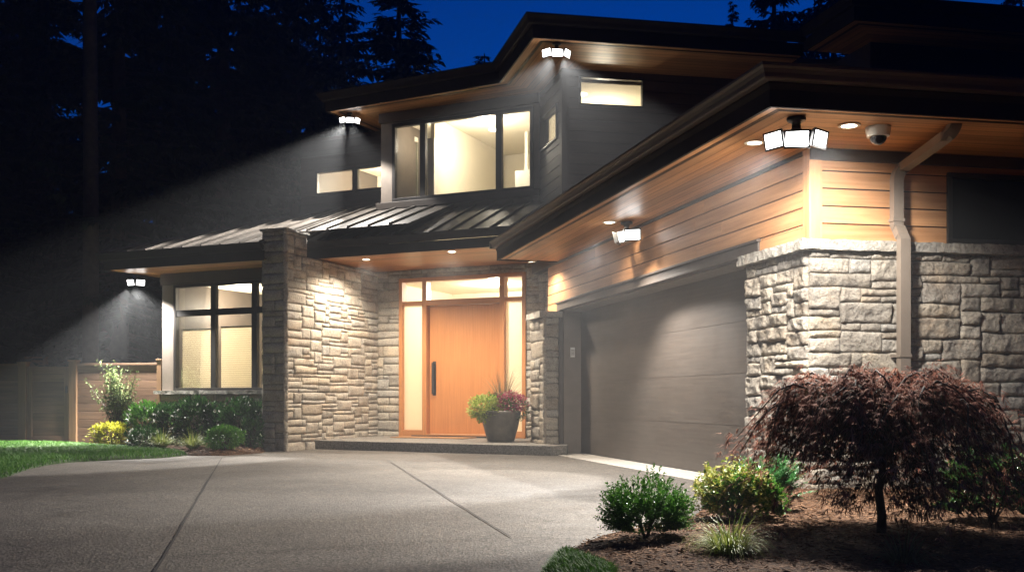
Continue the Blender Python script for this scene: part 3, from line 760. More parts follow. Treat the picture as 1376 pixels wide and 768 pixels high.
hd = MB(); ha = S(EN, 582, -.03); tube(hd, [EN.p(ha, -.02, Z(EN, 582, 529)), EN.p(ha, -.02, Z(EN, 582, 487))], .022, 10)
for z in (Z(EN, 582, 524), Z(EN, 582, 492)): tube(hd, [EN.p(ha, -.02, z), EN.p(ha, -.09, z)], .012, 8)
hd.fbox(EN, ha - .035, ha + .035, -.08, -.072, Z(EN, 582, 531), Z(EN, 582, 485), .5)
hd.build('door_handle', M['black'], door)
th_ = MB(); th_.fbox(EN, c1 - .2, c2 + .2, .052, .16, .15, .18, .5); th_.build('threshold', M['bronze'], house, bevel=.004)
sheet(EN, eL + .07, c1 - .045, -.055, ez0 + .12, zT0 - .04, 'sidelight', M['frosted'], dfo)
sheet(EN, c2 + .045, eR - .07, -.055, ez0 + .12, zT0 - .04, 'sidelight', M['frosted'], dfo)
pn = MB()
for a, b in ((eL + .07, c1 - .045), (c1 + .045, c2 - .045), (c2 + .045, eR - .07)): pn.fbox(EN, a, b, -.06, -.052, zT0 + .04, ez1 - .07, .5)
pn.build('transom', M['glass'], dfo)
room(EN, eL - .4, eR + .5, -.16, -2.8, .15, 3.05, lamps=[((eL + eR) / 2 + .1, -1.3)], power=85, lamp_at=((eL + eR) / 2, -1.4), drop=.12)
# --- stone fin wall left of the entry
ZP = 3.56
fin = MB(); fb = MB(); Lf = (PE - PC).length
stones(fin, PS, -.03, Lf, -.05, 3.2, .0, .034, cw=.12, ch=.062, depth=.018, seed=41, noisy=.65)
stones(fin, PS, -.03, .62, 3.2, ZP, .0, .034, cw=.12, ch=.062, depth=.018, seed=42, noisy=.65)
stones(fin, PF, -.03, .47, -.05, ZP, .0, .034, cw=.12, ch=.085, depth=.03, seed=43, maxw=3, maxh=2)
PL = Fr(PF.p(.46, 0, 0).to_2d(), fd, -PS.n)
stones(fin, PL, -.02, .62, -.05, ZP, .0, .045, cw=.14, ch=.09, depth=.03, seed=44)
fb.add(*[(lambda q: ([(*q[i], z) for z in (-.05, 3.2) for i in range(4)], [(0, 1, 2, 3), (4, 5, 6, 7), (0, 1, 5, 4), (1, 2, 6, 5), (2, 3, 7, 6), (3, 0, 4, 7)]))([PC - PS.n * .015 - PF.n * .012, PC + fd * Lf - PS.n * .015, PC + fd * Lf - PS.n * .4, PF.p(.45, -.012, 0).to_2d()])][0])
fb.fbox(PS, .012, .6, -.43, -.012, 3.2, ZP, .5)
fo = fb.build('stone_fin_wall', M['mortar'], house); fin.raw = True; fin.build('stonework', M['stone'], fo, smooth=True)
rough_slab('stone_cap', PS, -.03, .65, -.49, .035, ZP, ZP + .035, M['cap'], .05, .012, 4)
# --- porch slab
st = MB()
pA, pB = H(430, 603).to_2d(), H(740, 612).to_2d()
prism(st, [pA, pB, pB + Vector((.25, .1)), EN.p(sR, -.05, 0).to_2d(), EN.p(S(EN, 508), -.05, 0).to_2d(), PS.p(Lf, 0, 0).to_2d(), PS.p((pA - PC).dot(fd) , -.02, 0).to_2d()], -.04, .15)
struct(st.build('porch_step', M['step'], bevel=.012), 'raised aggregate concrete step at the front door')
# --- porch roof and left wing roof
def path_pts(*p): return [tuple(q[:2]) for q in p]
pe0 = H(416, 347, SE).to_2d(); pe1 = H(690, 328, SE).to_2d()
pdirr = (pe1 - pe0).normalized()
PE0 = pe0 - pdirr * .35
# path must run with the building on its left: for the entry that means left to right reversed -> use right-to-left
unit = lambda: None
def flip(path): return path[::-1]
# side check: building lies behind (+y). Travelling +x, left is +y: good
def eave_simple(path, z, soff_w, fas_h, gut, vent=False):
    sm = MB(); sweep(sm, path, [(0.02, z), (soff_w, z), (soff_w, z + .02), (0.02, z + .02)]); so = sm.build('soffit', M['soffit'], house)
    fm = MB(); sweep(fm, path, [(0.02, z - .015), (-.004, z - .015), (-.012, z + fas_h - gut - .008), (0.02, z + fas_h - gut - .008)]); fm.build('fascia', M['fascia'], house)
    g0 = z + fas_h - gut; gm = MB()
    sweep(gm, path, [(-.0, g0), (-.06, g0), (-.075, g0 + .015), (-.085, g0 + gut * .5), (-.105, g0 + gut * .85), (-.105, g0 + gut), (-.095, g0 + gut), (-.0, g0 + gut * .7)])
    gm.build('gutter', M['fascia'], house)
eave_simple([tuple(PE0), tuple(pe1)], SE, 4.2, .27, .12)
def seam_roof(fr, a0, a1, n_e, z_e, n_t, z_t, pitch, name, hip=0.0):
    """metal roof plane from eave to top; hip>0 cuts the left (a0) end on a diagonal"""
    mb = MB(); c = lambda a, n, dz=0: fr.p(a, n, z_e + (z_t - z_e) * (n_e - n) / (n_e - n_t) + dz)
    run = n_e - n_t
    q = [c(a0, n_e), c(a1, n_e), c(a1, n_t), c(a0 + hip * run, n_t)]
    mb.add(q + [v - Vector((0, 0, .03)) for v in q], [(0, 1, 2, 3), (7, 6, 5, 4), (0, 4, 5, 1), (1, 5, 6, 2), (2, 6, 7, 3), (3, 7, 4, 0)])
    ro = mb.build('metal_roof', M['metal_roof'], house)
    sm = MB(); a = a0 + pitch * .5
    while a < a1:
        top = n_t if hip == 0 else max(n_t, n_e - (a - a0) / hip)
        if n_e - top > .1:
            b = [c(a + x, n, dz) for n in (n_e, top) for x in (-.012, .012) for dz in (-.002, .038)]
            sm.add(b, [(0, 1, 3, 2), (4, 6, 7, 5), (0, 4, 5, 1), (2, 3, 7, 6), (1, 5, 7, 3)])
        a += pitch
    if hip:
        e0, e1 = c(a0, n_e, .02), c(a0 + hip * run, n_t, .02); tube(sm, [e0, e1], .045, 6)
    sm.build('standing_seam', M['metal_roof'], ro)
    return ro
PFr = Fr(PE0, pdirr, Vector((pdirr.y, -pdirr.x)))
if PFr.n.y > 0: PFr.n = -PFr.n
Lp = (pe1 - PE0).length
z_top = 4.22
d_top = -( (BAY.o - PE0).dot(PFr.n) )
seam_roof(PFr, -.0, Lp + .9, .04, SE + .262, -max(1.5, d_top) - .1, z_top, .36, 'porch')
# left wing
SL = 3.10
q1 = H(140, 362, SL).to_2d(); q2 = H(353, 348, SL).to_2d(); lw_d = (q2 - q1).normalized(); LF = Fr(q1, lw_d, Vector((lw_d.y, -lw_d.x)))
if LF.n.y > 0: LF.n = -LF.n
q0 = q1 - LF.n * 5
eave_simple([tuple(q0), tuple(q1), tuple(q2 + lw_d * .02)], SL, 2.6, .27, .12)
seam_roof(LF, -.04, (q2 - q1).length + .02, .05, SL + .262, -3.0, SL + .262 + 1.08, .40, 'left', hip=1.0)
seam_roof(LF, (q2 - q1).length + .06, (q2 - q1).length + 2.2, -.85, SL + .262 + .30, -3.0, SL + .262 + 1.08, .40, 'left')
mb = MB(); c0, c1_, c2_ = LF.p(-.04, .05, SL + .262), LF.p(3.01, -3.0, SL + 1.342), LF.p(-.04, -6.2, SL + .262); mb.add([c0, c1_, c2_], [(0, 1, 2)]); mb.build('metal_roof', M['metal_roof'], house)
# --- left wing wall + window
lx = lambda px: S(LW, px)
lz0, lz1 = Z(LW, 238, 521), Z(LW, 238, 387)
a0, a1 = lx(238), lx(372)
panel('left_wing_wall', LW, 0, lx(384) + .3, .95, SL, M['taupe'], holes=[(a0 - .05, a1 + .05, lz0 - .05, lz1 + .05)], n0=-.25)
LS = Fr(LW.o, -mn, -md); panel('left_wing_wall', LS, 0.25, 5.5, 0, SL, M['brown'], n0=-.2, n1=0)
la, lb = lx(288), lx(343); lmz = Z(LW, 288, 419)
win = window(LW, a0, a1, lz0, lz1, .02, (la, lb), (lmz,), .055, mw=.11, label='large gridded window with pleated shades, left of the stone wall')
room(LW, a0 - .3, a1 + .4, -.26, -3.0, .9, 2.95, lamps=[(1.3, -1.9)], power=80, lamp_at=(.75, -1.3))
for (p0, p1, pt) in ((a0 + .02, la - .05, 442), (la + .055, lb - .05, 440), (lb + .055, a1 - .01, 440)):
    sheet(LW, p0, p1, -.115, lz0 + .005, Z(LW, 288, pt), 'pleated_shade', M['shade'], win)
    sr = MB(); sr.fbox(LW, p0, p1, -.13, -.10, Z(LW, 288, pt), Z(LW, 288, pt) + .025, .5); sr.build('shade_rail', M['white_trim'], win)
# picture and inner doorway
ip = MB(); ip.fbox(LW, S(LW, 248, -1.55), S(LW, 272, -1.55), -1.6, -1.55, Z(LW, 260, 442, -1.55), Z(LW, 260, 394, -1.55), .5); ip.build('inner_panel', M['picture'], house)
ip = MB(); ip.fbox(LW, S(LW, 272, -1.55), S(LW, 279, -1.55), -1.62, -1.5, .95, 2.9, .5); ip.fbox(LW, S(LW, 242, -1.55), S(LW, 248, -1.55), -1.62, -1.5, .95, 2.9, .5); ip.build('inner_trim', M['white_trim'], house)
# stone base under the window with a sill
lb_ = MB(); lbb = MB(); stones(lb_, LW, -.02, lx(384) + .3, -.05, .93, .04, .045, cw=.16, ch=.12, depth=.02, seed=51, noisy=.6, maxw=4, maxh=2); lbb.fbox(LW, 0, lx(384) + .3, -.25, .03, -.05, .93, .5)
lbo = lbb.build('stone_base', M['mortar'], house); lb_.build('stonework', M['stone'], lbo, smooth=True)
rough_slab('window_sill', LW, -.08, lx(384) + .3, -.02, .14, .93, .99, M['cap'], .05, .008, 14)
# rafter corner: frieze under the soffit
panel('frieze_board', LW, -.02, lx(384) + .3, SL - .2, SL - .002, M['brown'], n0=.0, n1=.03)

# --- bay with the big upstairs window
ZU = 6.0
bz = lambda px, py, n=0: Z(BAY, px, py, n); bx_ = lambda px: S(BAY, px)
b0, b1 = bx_(512), bx_(725)
w0, w1 = bx_(532), bx_(713); wz_0 = (bz(532, 268) + bz(713, 249)) / 2; wz_1 = (bz(532, 172) + bz(713, 148)) / 2
panel('bay_wall', BAY, b0, b1, 4.1, ZU, M['taupe'], holes=[(w0 - .06, w1 + .06, wz_0 - .06, wz_1 + .06)], n0=-.2)
tb = MB(); tb.fbox(BAY, b0 - .02, b1, .0, .05, wz_1 + .10, ZU - .01, .5); tb.fbox(BAY, b0 - .05, b1 + .02, .0, .10, wz_0 - .19, wz_0 - .07, .5); tb.build('bay_trim', M['brown'], house, bevel=.006)
BS = Fr(BAY.p(b0, 0, 0).to_2d(), -mn, -md); panel('bay_side_wall', BS, .2, 1.3, 3.9, ZU, M['taupe'], n0=-.2, n1=0)
m1, m2 = bx_(569), bx_(671)
bw = window(BAY, w0, w1, wz_0, wz_1, .02, (m1, m2), (), .06, mw=.11, label='large lit three pane upstairs bay window')
ro = room(BAY, w0 - .25, w1 + .15, -.21, -3.6, 3.6, 5.93, power=44, lamps=[(S(BAY, 663, -1.6), -1.6)], lamp_at=((w0 + w1) / 2 + .1, -.75))
Lp_ = bpy.data.lights.new('room_light', 'POINT'); Lp_.energy = 12; Lp_.color = INNER; Lp_.shadow_soft_size = .15; lp_o = bpy.data.objects.new('room_light', Lp_); C.objects.link(lp_o); lp_o.location = BAY.p(bx_(560), -.55, 5.55); lp_o.parent = ro
dg = MB()   # diagonal inner wall meeting the ceiling
pA_ = BAY.p(S(BAY, 584, -.35), -.35, 0); pB_ = BAY.p(S(BAY, 676, -3.4), -3.4, 0)
DW = Fr(pA_.to_2d(), (pB_ - pA_).to_2d().normalized(), Vector(((pB_ - pA_).y, -(pB_ - pA_).x)).normalized())
DL = (pB_ - pA_).length; dg.fbox(DW, 0, DL, -.08, 0, 3.6, 5.925, .5); dg.build('inner_wall', M['interior'], house)
dt = MB(); dt.fbox(BAY, S(BAY, 540, -.95), S(BAY, 562, -.95), -.95, -.9, 3.6, Z(BAY, 550, 192, -.9), .5); dt.build('inner_panel', M['picture'], house)
dt = MB(); dt.fbox(BAY, S(BAY, 534, -.95), S(BAY, 540, -.95), -.95, -.84, 3.6, Z(BAY, 550, 186, -.9), .5); dt.fbox(BAY, S(BAY, 540, -.95), S(BAY, 562, -.95), -.95, -.84, Z(BAY, 550, 192, -.9), Z(BAY, 550, 186, -.9), .5); dt.fbox(BAY, S(BAY, 573, -.35), S(BAY, 584, -.35), -.42, -.33, 3.6, Z(BAY, 578, 186, -.35), .5); dt.build('inner_trim', M['white_trim'], house)
dt = MB(); dt.fbox(BAY, S(BAY, 692, -1.2), S(BAY, 712, -1.2), -1.5, -1.2, 3.6, Z(BAY, 700, 229, -1.2), .5); dt.build('inner_cabinet', M['white_trim'], house)
dt = MB(); dt.fbox(BAY, S(BAY, 705, -2.0), S(BAY, 709, -2.0), -2.03, -2.0, 3.6, Z(BAY, 707, 172, -2.0), .5); dt.build('inner_trim', M['white_trim'], house)
# --- set-back wall left of the bay with two small windows
sx_ = lambda px: S(SET, px); k0 = sx_(405); sz = lambda px, py: Z(SET, px, py)
h1 = (sx_(428), sx_(475), sz(450, 258), sz(450, 231)); h2 = (sx_(482), sx_(520), sz(450, 258), sz(450, 231))
siding('setback_wall', SET, k0, sx_(530), 3.6, ZU, M['brown_siding'], holes=[(h[0] - .05, h[1] + .05, h[2] - .05, h[3] + .05) for h in (h1, h2)], pitch=.18)
bt = MB(); bt.fbox(SET, k0, sx_(530), .0, .04, sz(450, 208), sz(450, 201), .5); bt.build('band_board', M['brown'], house)
for h in (h1, h2): window(SET, h[0], h[1], h[2], h[3], .03, (), (), .05, label=None)
room(SET, sx_(428) - .3, sx_(520) + .3, -.14, -2.5, 3.9, 5.75, power=85)
SS = Fr(SET.p(k0, 0, 0).to_2d(), -mn, -md); panel('setback_side_wall', SS, .12, 6, 3.6, ZU, M['brown'], n0=-.2, n1=0)
# --- tower right of the bay
tf = lambda px: S(TF, px); tz = lambda px, py: Z(TF, px, py)
hw = (tf(780), tf(862), tz(780, 139.5), tz(780, 105))
siding('tower_front_wall', TF, 0, 7.5, 3.0, ZU, M['brown_siding'], holes=[(hw[0] - .03, hw[1] + .03, hw[2] - .03, hw[3] + .03)], pitch=.17)
window(TF, *hw, .03, (), (), .03, label='lit horizontal window high on the upper right wall')
room(TF, .16, hw[1] + .5, -.14, -2.2, 4.3, 5.85, power=16, lamps=[(hw[0] + .22, -.75)], openl=True)
ts = lambda px: S(TS, px)
hs = (ts(750), ts(729), 5.00, 5.50)
siding('tower_side_wall', TS, .0, ts(716), 3.0, ZU, M['brown_siding'], holes=[(hs[0] - .03, hs[1] + .03, hs[2] - .03, hs[3] + .03)], pitch=.17)
window(TS, *hs, .03, (), (), .03, label='narrow lit window on the side face of the upper wall')
cb = MB(); cb.fbox(TS, -.03, .09, .0, .036, 3.0, ZU, .5, True); cb.fbox(TF, -.03, .09, .0, .036, 3.0, ZU, .5, True); cb.build('corner_board', M['brown_siding'], house)
# --- upper roof
u1 = H(438, 149, ZU).to_2d(); u2 = H(671, 110, ZU).to_2d(); u3 = H(716, 49, ZU).to_2d()
u0 = u1 - mn * 6
u4 = u3 + rd * 4.15; u5 = u4 - gd * 1.35; u6 = u5 + rd * 7
def eave_big(path, z, soff_w, roof_up, roof_in=3.0, fh=.30):
    sm = MB(); sweep(sm, path, [(0.02, z), (soff_w, z), (soff_w, z + .02), (0.02, z + .02)]); so = sm.build('soffit', M['soffit'], house)
    vm = MB(); sweep(vm, path, [(.16, z - .004), (.20, z - .004), (.20, z + .001), (.16, z + .001)]); vm.build('soffit_vent', M['bronze'], so)
    fm = MB(); sweep(fm, path, [(0.02, z - .02), (-.004, z - .02), (-.012, z + fh - .14), (.02, z + fh - .14)]); fm.build('fascia', M['fascia'], house)
    g0 = z + fh - .13; gm = MB()
    sweep(gm, path, [(-.0, g0), (-.07, g0), (-.08, g0 + .02), (-.09, g0 + .06), (-.125, g0 + .11), (-.125, g0 + .13), (-.11, g0 + .13), (0, g0 + .1)]); gm.build('gutter', M['fascia'], house)
    rm = MB(); sweep(rm, path, [(-.05, z + fh - .01), (-.05, z + fh + .01), (roof_in, z + fh + roof_up), (roof_in, z + fh + roof_up - .04), (0, z + fh - .02)]); rm.build('roof', M['shingle'], house)
eave_big([tuple(u0), tuple(u1), tuple(u2), tuple(u3), tuple(u4)], ZU, 1.45, .25, 1.4)
eave_big([tuple(u4 - rd * .0), tuple(u5), tuple(u6)], ZU + .06, 1.2, .25, 1.2)
# a ceiling slab closing the soffit behind the mitred strips, and the flat roof deck
dk = MB(); prism(dk, [u0 + md * .8, u1 + md * .8 - mn * .5, u2 - mn * .5 + rd * .6, u3 + rd * 1.0 - rn * 1.0, u4 - rn * .5, u6 - rn * .6, u6 - rn * 9, u0 + Vector((3, 4))], ZU + .025, ZU + .10); dk.build('roof_deck', M['brown'], house)
# upper right wall under the forward part of the roof
UR = Fr(u5 + rd * .7 - rn * .8, rd, rn); panel('upper_right_wall', UR, 0, 7, 3.2, ZU + .05, M['brown'], n0=-.2, n1=0)
UL = Fr(u5 + rd * .7 - rn * .8, gd, gn); panel('upper_right_wall', UL, .0, 2.4, 3.2, ZU + .05, M['brown'], n0=-.2, n1=-.003)

# ------------------------------------------------------------------ floodlights
def spot(name, loc, target, power, size, blend, col, rad, parent):
    L = bpy.data.lights.new(name, 'SPOT'); L.energy = power; L.color = col; L.spot_size = R(size); L.spot_blend = blend; L.shadow_soft_size = rad
    o = bpy.data.objects.new(name, L); C.objects.link(o); o.location = loc; o.rotation_euler = (Vector(target) - Vector(loc)).to_track_quat('-Z', 'Y').to_euler()
    if parent: o.parent = parent; o.matrix_parent_inverse = parent.matrix_world.inverted()
    return o
def flood(loc, yaw, label, sc=1.0, heads=(-1, 0, 1), tilt=12, drop=.09):
    """root at the mounting point on the soffit; built facing -Y then turned by yaw"""
    t = thing('floodlight', label, 'floodlight', loc, 'white three headed floodlights under the eaves')
    t.rotation_euler = (0, 0, yaw); t.scale = (sc, sc, sc)
    m = MB(); lathe(m, [(.075, 0), (.08, -.01), (.075, -.03), (.04, -.045), (.032, -.06)], (0, 0, 0), 24); lathe(m, [(.03, -.05), (.03, -.09), (.045, -.095), (.048, -.12), (.03, -.13)], (0, 0, 0), 16)
    tube(m, [(.035, 0, -.075), (-.035, 0, -.075)], .016, 10)
    m.build('mount', M['black'], t, smooth=False, bevel=.002)
    b = MB(); lathe(b, [(.05, -.115), (.11, -.13), (.125, -.15), (.10, -.175), (.03, -.18)], (0, .02, 0), 20, sx=1.1, sy=.6); b.build('body', M['black'], t, bevel=.002)
    for h in heads:
        a = h * R(50); cx, cy_ = math.sin(a) * .15 + h * .07, -math.cos(a) * .055; c = Vector((cx, cy_, -.19))
        f = Vector((math.sin(a), -math.cos(a), -math.tan(R(tilt)))).normalized(); s = Vector((math.cos(a), math.sin(a), 0)); u = f.cross(s); u = u if u.z > 0 else -u
        W, Hh_ = .106, .076
        hb = MB(); q = [c + s * W * i + u * Hh_ * j for i, j in ((-1, -1), (1, -1), (1, 1), (-1, 1))]; bk_ = [c - f * .035 + s * W * .8 * i + u * Hh_ * .8 * j for i, j in ((-1, -1), (1, -1), (1, 1), (-1, 1))]
        bz_ = [c + f * .006 + s * W * i + u * Hh_ * j for i, j in ((-1, -1), (1, -1), (1, 1), (-1, 1))]; iz_ = [c + f * .006 + s * (W - .017) * i + u * (Hh_ - .017) * j for i, j in ((-1, -1), (1, -1), (1, 1), (-1, 1))]
        hb.add(q + bk_ + bz_ + iz_, [(4, 5, 6, 7)] + [(i, (i + 1) % 4, 4 + (i + 1) % 4, 4 + i) for i in range(4)] + [(i, (i + 1) % 4, 8 + (i + 1) % 4, 8 + i) for i in range(4)] + [(8 + i, 8 + (i + 1) % 4, 12 + (i + 1) % 4, 12 + i) for i in range(4)])
        for e in range(-3, 4): 
            e0 = c - f * .035 + s * W * .24 * e; hb.add([e0 + u * .06, e0 - u * .06, e0 - u * .06 - f * .015, e0 + u * .06 - f * .015], [(0, 1, 2, 3)])
        hb.raw = True
        ho = hb.build('lamp_head', M['black'], t)
        lb2 = MB(); iz = [c + f * .003 + s * (W - .016) * i + u * (Hh_ - .016) * j for i, j in ((-1, -1), (1, -1), (1, 1), (-1, 1))]; lb2.add(iz + [v_ - f * .004 for v_ in iz], [(0, 1, 2, 3), (7, 6, 5, 4), (0, 4, 5, 1), (1, 5, 6, 2), (2, 6, 7, 3), (3, 7, 4, 0)]); lb2.build('led_panel', M['led'], ho)
        tube(hb, [(0, 0, 0), (0, 0, 0)], .001, 3) if False else None
    return t
def beam(t, off, aim, power, size=112, blend=.25, rad=.05, col=COOL):
    p = Vector(t.location) + Vector(off); spot('beam', p, p + Vector(aim), power, size, blend, col, rad, None)
F1 = H(1070, 158, SOF1); f1 = flood(F1, R(-8), 'largest floodlight, under the garage corner eave beside the dome camera', .92)
F2 = GW.p(S(GW, 842, .25), .25, SOF1 - .002); f2 = flood(F2, R(-62), 'floodlight under the eave above the middle of the garage door', .95)
F3 = H(748, 58, ZU); f3 = flood(F3, R(8), 'floodlight at the top corner of the upper roof', .82)
F4 = H(470, 152, ZU); f4 = flood(F4, R(10), 'floodlight under the left end of the upper eave beside the bay', .72, tilt=15)
F5 = H(183, 368.5, SL); f5 = flood(F5, R(5), 'floodlight under the low left eave above the fence', .80, heads=(-.55, .55), tilt=15)
beam(f1, (-.16, -.12, -.30), (-.42, .10, -.85), 230, 118, .3, .09)
beam(f1, (-.26, .06, -.26), (-.24, 1.0, -.40), 105, 92, .6, .10)
beam(f1, (.0, -.24, -.30), (.16, -.62, -1.0), 430, 84, .6, .08)
beam(f1, (.20, -.24, -.26), (.06, .92, -.70), 150, 104, .7, .10)
beam(f1, (-.20, -.16, -.28), (-.70, -.10, -.72), 420, 62, .35, .08)
beam(f2, (-.36, -.16, -.27), (-.05, -.26, -1), 300, 124, .5, .14)
beam(f2, (-.34, -.18, -.25), (-.50, -.45, -.85), 300, 58, .3, .07)
beam(f3, (-.08, -.14, -.28), (-.45, -.42, -1), 1050, 64, .2, .06)
beam(f3, (.08, -.14, -.28), (.40, -.12, -.95), 850, 78, .2, .06)
beam(f4, (-.06, -.16, -.26), (-.50, -.40, -.90), 1500, 60, .2, .06)
beam(f4, (.06, -.14, -.26), (.25, -.20, -1), 300, 70, .3, .06)
beam(f5, (-.06, -.14, -.27), (-.42, -.34, -1), 1300, 56, .2, .06)
beam(f5, (.05, -.16, -.27), (.16, -.12, -1), 700, 112, .5, .06)

# ------------------------------------------------------------------ recessed downlights
def downlight(p, label, power, src=[None]):
    if src[0] is None:
        t = thing('recessed_light', label, 'ceiling light', p, 'recessed lights in the soffits')
        m = MB(); lathe(m, [(.062, .0), (.085, -.004), (.086, -.008), (.060, -.010), (.058, .0)], (0, 0, 0), 28); m.build('trim_ring', M['white_trim'], t)
        l = MB(); lathe(l, [(.001, -.006), (.05, -.0065), (.0585, -.004), (.0585, -.001)], (0, 0, 0), 24); l.build('lens', M['led_warm'], t); src[0] = t
    else:
        t = src[0].copy(); C.objects.link(t); t['label'] = label; t.location = p
        for ch in src[0].children: c = ch.copy(); C.objects.link(c); c.parent = t
    q = Vector(p) + Vector((0, 0, -.03)); spot('downlight', q, q + Vector((0, 0, -1)), power, 150, .6, WARM, .05, None)
    return t
downlight(H(1141, 168, SOF1), 'recessed light between the corner floodlight and the dome camera', 30)
downlight(H(1014, 191, SOF1), 'recessed light just left of the corner floodlight', 40)
downlight(H(819, 298, SOF1), 'recessed light beside the floodlight over the garage door', 55)
downlight(H(715, 350.5, SOF1), 'recessed light at the far end of the garage eave, lowest in the photo', 80)
downlight(H(607, 337.5, SE), 'recessed light in the porch ceiling above the front door', 200)
downlight(H(492, 348, SE), 'recessed light in the porch ceiling next to the stone wall', 215)

# ------------------------------------------------------------------ dome camera, keypad
dc = thing('dome_camera', 'white dome security camera under the eave left of the downspout', 'security camera', H(1180, 171, SOF1))
m = MB(); lathe(m, [(.001, 0), (.098, 0), (.098, -.012), (.092, -.05), (.086, -.075), (.07, -.078)], (0, 0, 0), 36); m.build('base', M['white_plastic'], dc, smooth=False, bevel=.002)
m = MB(); lathe(m, [(.066 * math.cos(a), -.076 - .066 * math.sin(a)) for a in [i * math.pi / 2 / 10 for i in range(10)]] + [(.002, -.142)], (0, 0, 0), 32); dm = m.build('dome', M['smoke'], dc, smooth=True)
m = MB(); dv = Vector((-.15, -.8, -.45)).normalized(); c = Vector((0, 0, -.082)); tube(m, [c + dv * .05, c + dv * .069], [.03, .026], 20); tube(m, [c + dv * .05, c + dv * .074], [.016, .014], 16); m.build('lens', M['lens'], dm)
kp = thing('keypad', 'small pale keypad on the jamb left of the garage door', 'keypad', GW.p(o_f - .031, -.16, Z(GW, 766, 478)))
JF = Fr(kp.location.to_2d(), gn, -gd)
m = MB(); m.fbox(Fr((0, 0), gn, -gd), -.035, .035, .0, .02, 0, .15, .5); m.build('case', M['white_plastic'], kp, bevel=.004)
m = MB()
for i in range(3):
    for j in range(4): m.fbox(Fr((0, 0), gn, -gd), -.024 + i * .017, -.012 + i * .017, .02, .023, .03 + j * .024, .046 + j * .024, .5)
m.build('button', M['taupe'], kp)

# ------------------------------------------------------------------ doormat and planter
mt = MB(); mt.fbox(EN, S(EN, 553), S(EN, 648), .22, .75, .152, .166, .5); tag(mt.build('doormat', M['mat_'], bevel=.004), 'thin brown doormat on the step at the front door', 'doormat')
PP = H(673, 593, .15); pot = thing('planter', 'tall tapered grey planter on the step beside the front door', 'planter', PP)
r1, r2, ph = .33, .20, .50
m = MB(); lathe(m, [(.001, 0), (r2, 0), (r2 + .02, .02), (.27, .2), (.31, .38), (r1 - .005, ph - .04), (r1 - .01, ph), (r1 - .03, ph + .005), (r1 - .045, ph - .02), (r1 - .06, ph - .06), (.001, ph - .06)], (0, 0, 0), 48); m.build('pot', M['pot'], pot, smooth=True)
m = MB(); lathe(m, [(.001, ph - .055), (r1 - .062, ph - .055), (r1 - .07, ph - .04), (.001, ph - .03)], (0, 0, 0), 24); m.build('soil', M['mulch'], pot)
def clump(center, rx, ry, rz, n, L, W, mat, name, parent=None, lump=.25, updir=.3, hollow=.5, seed=0, zmin=None, extra=None):
    """leafy mass: leaf faces spread through an uneven volume"""
    mb = extra or MB(); mb.raw = True; c = Vector(center); k_ = 0
    while k_ < n:
        d = rv().normalized() if True else None
        if d.length < .1: continue
        rr = (hollow + (1 - hollow) * random.random() ** .6) * (1 + lump * noise.noise(d * 2.2 + Vector((seed, 0, 0))) + lump * .7 * noise.noise(d * 5 + Vector((0, seed, 0))))
        p = Vector((d.x * rx, d.y * ry, d.z * rz)) * rr
        if noise.noise(p * (2.2 / max(rx, rz)) * 1.6 + Vector((seed * 3, 1, 1))) < -.28: 
            if random.random() < .75: continue
        if zmin is not None and c.z + p.z < zmin: p.z = zmin - c.z + random.random() * .05
        k_ += 1
        leaf(mb, c + p, d + rv(.8) + Vector((0, 0, updir)), L * random.uniform(.6, 1.25), W * random.uniform(.7, 1.2))
    return mb.build(name, mat, parent)
def sprigs(mb, base, n, hmin, hmax, spread, L, W, per=14):
    """upright shoots with leaves along them"""
    for _ in range(n):
        a = random.uniform(0, 6.28); t = random.random() ** .6; d = Vector((math.cos(a) * spread * t, math.sin(a) * spread * t, 1)).normalized(); h = random.uniform(hmin, hmax) * (1 - .25 * t)
        p0 = Vector(base) + Vector((math.cos(a), math.sin(a), 0)) * t * spread * .25
        for i in range(per):
            f = .3 + .7 * i / per; p = p0 + d * h * f + rv(.004)
            aa = i * 2.4 + a; o_ = Vector((math.cos(aa), math.sin(aa), .7)); leaf(mb, p, o_, L * random.uniform(.7, 1.1) * (1.2 - .5 * f), W)
clump((-.24, -.10, ph + .05), .30, .24, .20, 1700, .05, .032, M['lime'], 'lime_foliage', pot, seed=2)
clump((-.27, -.12, ph - .06), .13, .12, .14, 300, .05, .032, M['lime'], 'trailing_foliage', pot, seed=4)
clump((.14, -.12, ph + .13), .30, .20, .17, 900, .04, .032, M['pink'], 'pink_flowers', pot, seed=5)['kind'] = 'stuff'
clump((.30, -.08, ph + .02), .17, .16, .18, 560, .04, .028, M['silver'], 'grey_foliage', pot, seed=6)
clump((.02, -.04, ph + .12), .28, .20, .18, 800, .05, .03, M['box'], 'green_foliage', pot, seed=8)
m = MB(); m.raw = True
for _ in range(170):
    a = random.uniform(0, 6.28); e = random.random() ** .7 * .75
    blade(m, Vector((.04 + math.cos(a) * .03, .02 + math.sin(a) * .03, ph)), Vector((math.cos(a) * e, math.sin(a) * e, 1)), random.uniform(.45, .8), .009, .75 * e + .15, 6)
m.build('grass_spikes', M['burgundy'], pot)

# ------------------------------------------------------------------ plants
def stems(parent, loc, n, h, spread, r=.006, mat=None):
    m = MB()
    for _ in range(n):
        a = random.uniform(0, 6.28); e = random.uniform(.1, spread); p = Vector((0, 0, -.02)); q = Vector((math.cos(a) * e, math.sin(a) * e, h * random.uniform(.7, 1)))
        tube(m, [p, q * .5 + Vector((0, 0, h * .08)), q], [r, r * .7, r * .3], 5)
    return m.build('stem', mat or M['maple_bark'], parent)
